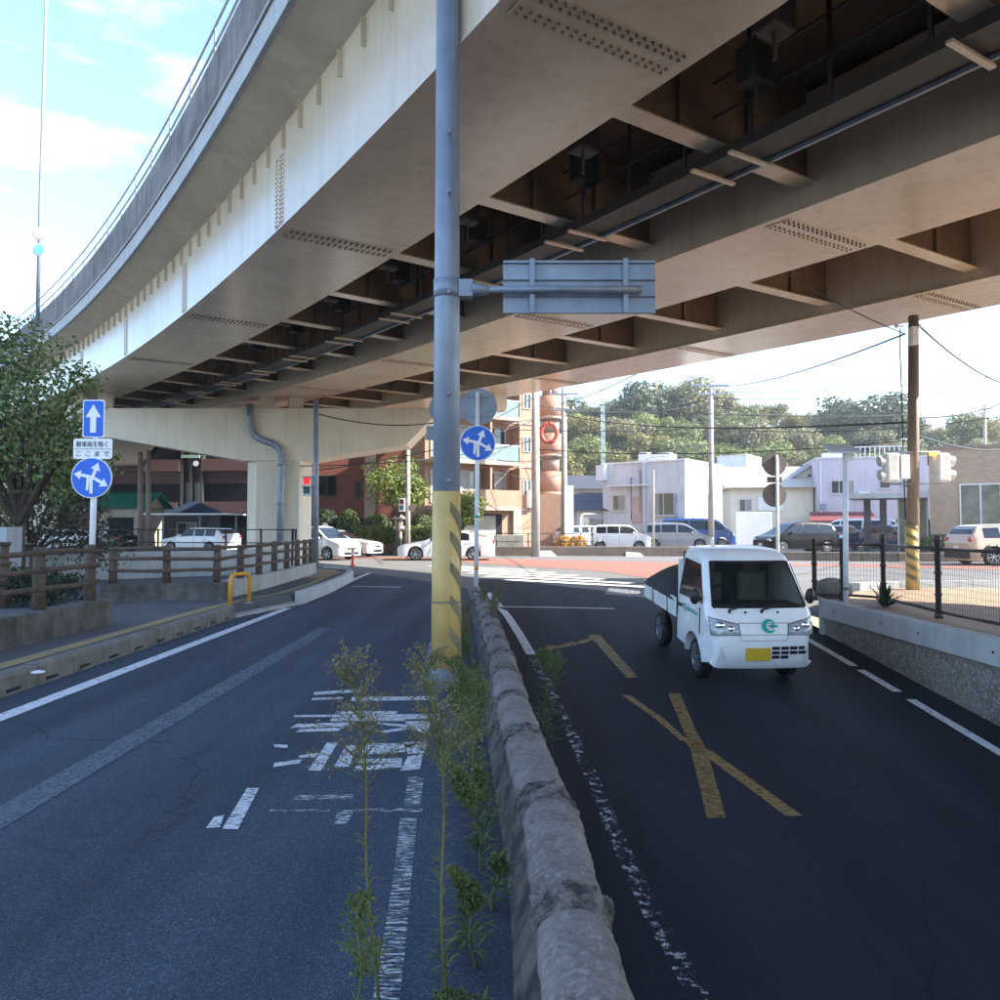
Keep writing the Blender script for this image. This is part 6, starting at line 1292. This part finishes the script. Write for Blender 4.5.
goldenrod('tall gone-to-seed weed, leftmost of the two on the lane text', (-.40, 2.42, 0), 1.16, 1, (-.10, .05), 1.0, leafmat('leaf_yellowing', (.12, .13, .03), (.2, .19, .04), (.09, .12, .03)), leaf_s)
goldenrod('tall green weed with loose seed heads beside the yellowing one', (-.17, 2.40, 0), 1.18, 2, (-.06, .05), 1.25)
goldenrod('short bushy weed between the tall weeds and the viewer', (-.43, 2.25, 0), .5, 3, (.02, 0), .8, leaf_w, leaf_w, .05, .5)
wp = [(2.3, .22, .05, 1.2), (2.75, .34, -.05, 1.5), (3.15, .26, .04, 1.3), (3.5, .50, -.02, 1.5), (3.8, .40, .03, 1.2), (4.15, .72, -.05, 1.3), (4.55, .80, .0, 1.2), (4.9, .55, -.12, 1.0), (5.4, .62, -.02, 1.0), (6.6, .45, .0, .9), (7.6, .5, -.03, .9)]
ordn = ['nearest', 'second nearest', 'third nearest', 'fourth nearest', 'fifth', 'middle', 'seventh', 'fourth farthest', 'third farthest', 'second farthest', 'farthest']
for i, (y, h, dx, bu) in enumerate(wp):
    goldenrod('%s of the green weeds growing along the left foot of the median wall' % ordn[i], (wx(y) - .30 + dx * .8, y, 0), h, 20 + i, (-.16 + .10 * (i % 3), -.08 + .09 * (i % 2)), bu * 1.25, leaf_w, leaf_w, .115, .55)
for i, (x, y, h, lab) in enumerate(((-.42, 8.6, .6, 'dry weed against the median wall right of the thick pole'), (-.5, 9.8, .62, 'second dry weed on the median wall behind the thick pole'), (-.12, 10.4, .7, 'bushy dry weed growing over the far cap stones'), (-.05, 11.4, .72, 'pale dry weed on the far end of the median wall'), (-.3, 12.6, .6, 'dry weed at the foot of the blue direction sign'))):
    goldenrod(lab, (x, y, 0 if x < -.25 else .02), h, 60 + i, (.05, 0), 1.6, leaf_o, leaf_s, .09, .45)
goldenrod('small green weed on the right side of the median wall', (.52, 7.6, zr(7.6)), 1.0, 77, (.06, -.05), 1.5, leaf_w, leaf_w, .12, .75)
goldenrod('smaller weed beside it on the right side of the median wall', (.46, 8.0, zr(8.0)), .95, 78, (.02, -.05), 1.4, leaf_w, leaf_w, .12, .75)
# wooded hill ------------------------------------------------------------
def hz(x, y):
    a = min(1, max(0, (y - 76) / 80)); s = a * a * (3 - 2 * a); side = 1 - .28 * min(1, max(0, (x - 45) / 60)); return 23.5 * s * side + (1.6 * noise.noise((x * .03, y * .03, 0)) + .8 * noise.noise((x * .08, y * .08, 3))) * a - (1 - a) * .3
m = MB(); m.grid(lambda i, j: (-140 + i * 9, 84 + j * 8, hz(-140 + i * 9, 84 + j * 8)), 46, 30)
tag(m.build('hill', M('hill_ground', (.06, .075, .028), (.04, .05, .02), rough=.95, scale=.15)), kind='structure')
protos = []
for k, (mat, sd_, sq) in enumerate(((leaf_hm, 101, .85), (leaf_h, 102, .8), (leaf_hl, 103, .75), (leaf_ho, 104, .8), (leaf_g, 105, .8), (leaf_hm, 106, 1.0))):
    rg = random.Random(sd_); lb = rand_lobes(rg, 2.9, 2.3, 18, 1.1, 1.9, 3.3); protos.append((crown(lb, 3600, .40, sd_, .5, sq).mesh('crown'), limbs(lb, 1.6, .22, rg, 6).mesh('trunk'), mat))
    protos[-1][0].materials.append(mat); protos[-1][1].materials.append(bark)
ORD = 'first second third fourth fifth sixth seventh eighth ninth tenth eleventh twelfth thirteenth fourteenth fifteenth sixteenth seventeenth eighteenth nineteenth twentieth twenty-first twenty-second twenty-third twenty-fourth'.split()
kinds = ['mid green', 'dark green', 'yellow-green', 'olive', 'golden-green', 'tall mid green']
def hill_tree(px, Y, k, s, lab=None, zoff=0.0):
    x = (px - 500) / F * Y; z = hz(x, Y) + zoff; t = thing('hill_tree', lab or '%s tree in the wood on the far hillside' % kinds[k], 'tree', (x, Y, z), random.uniform(0, 6), 'trees on the far hillside'); t.scale = (s, s, s * random.uniform(.85, 1.1))
    a = ob('crown', protos[k][0], None, t); b = ob('trunk', protos[k][1], None, t); return t
random.seed(17)
for px, Y, k, s, lab in ((655, 126, 1, 1.95, 'big dark tree standing out on the hilltop, centre'), (686, 128, 3, 1.95, 'big olive tree adjoining the large dark hilltop tree'), (866, 126, 1, 2.0, 'big dark conifer-like tree on the hilltop right of centre'), (840, 128, 1, 1.5, 'dark tree left of the right hilltop tree'), (893, 128, 1, 1.5, 'dark tree right of the right hilltop tree'), (637, 134, 1, 1.3, 'dark tree left of the big central hilltop tree'), (715, 136, 3, 1.35, 'olive tree right of the big hilltop pair'), (760, 150, 1, .8, 'small dark tree on the skyline between the two big groups'), (990, 140, 1, 1.2, 'dark tree at the right edge of the skyline')):
    hill_tree(px, Y, k, s, lab)
for rown, (Y, px0, px1, n, kk, s0, s1) in zip(('lowest', 'second lowest', 'middle', 'second highest', 'skyline'), ((97, 515, 1040, 24, (2, 2, 0, 4, 3, 2), .6, 1.0), (106, 515, 1040, 22, (2, 0, 3, 4, 2), .85, 1.35), (117, 515, 1040, 22, (0, 2, 3, 1, 4), .95, 1.4), (131, 515, 1040, 22, (3, 0, 1, 4), .75, 1.15), (150, 515, 1040, 20, (3, 5, 3, 4), .55, .85))):
    for i in range(n): hill_tree(px0 + (px1 - px0) * (i + random.random() * .9) / n, Y + random.uniform(-4, 4), KK := random.choice(kk), random.uniform(s0, s1), '%s tree, %s from the left, %s row of the far wood' % (kinds[KK], ORD[i], rown))
# bare pale trees on the skyline
bare = M('bare_twigs', (.30, .24, .2), rough=.9)
for i, px in enumerate((735, 775, 785, 800, 812, 940, 955, 968)):
    rg = random.Random(i); Y = 158; x = (px - 500) / F * Y; t = thing('bare_tree', 'leafless pale tree on the skyline, %s from the left' % ORD[i], 'tree', (x, Y, hz(x, Y)), 0, 'bare trees on the skyline'); m = MB(); m.tube([(0, 0, -1), (0, 0, 3)], [.14, .1], 5)
    tw = MB()
    for k in range(46):
        a = rg.uniform(0, 2 * PI); e = rg.uniform(.5, 1.3); l = rg.uniform(1.5, 4); p = Vector((0, 0, rg.uniform(1.5, 3))); d = Vector((math.cos(a) * math.cos(e), math.sin(a) * math.cos(e), math.sin(e))); tw.tube([p, p + d * l * .5 + Vector((0, 0, .1)), p + d * l], [.05, .035, .02], 3, cap=False)
    m.build('trunk', bare, t); tw.build('twigs', bare, t)

# light autumn haze in the air
m = MB(); m.box((0, 0, 22), (1960, 1960, 54)); hzo = m.build('haze', None); tag(hzo, kind='stuff')
hm = bpy.data.materials.new('haze'); hm.use_nodes = True; ht = hm.node_tree; ht.nodes.clear(); ho = ht.nodes.new('ShaderNodeOutputMaterial'); hv = ht.nodes.new('ShaderNodeVolumePrincipled')
hv.inputs['Color'].default_value = (.93, .96, 1, 1); hv.inputs['Density'].default_value = .00055; hv.inputs['Anisotropy'].default_value = .2; ht.links.new(hv.outputs[0], ho.inputs['Volume']); hzo.data.materials.append(hm)
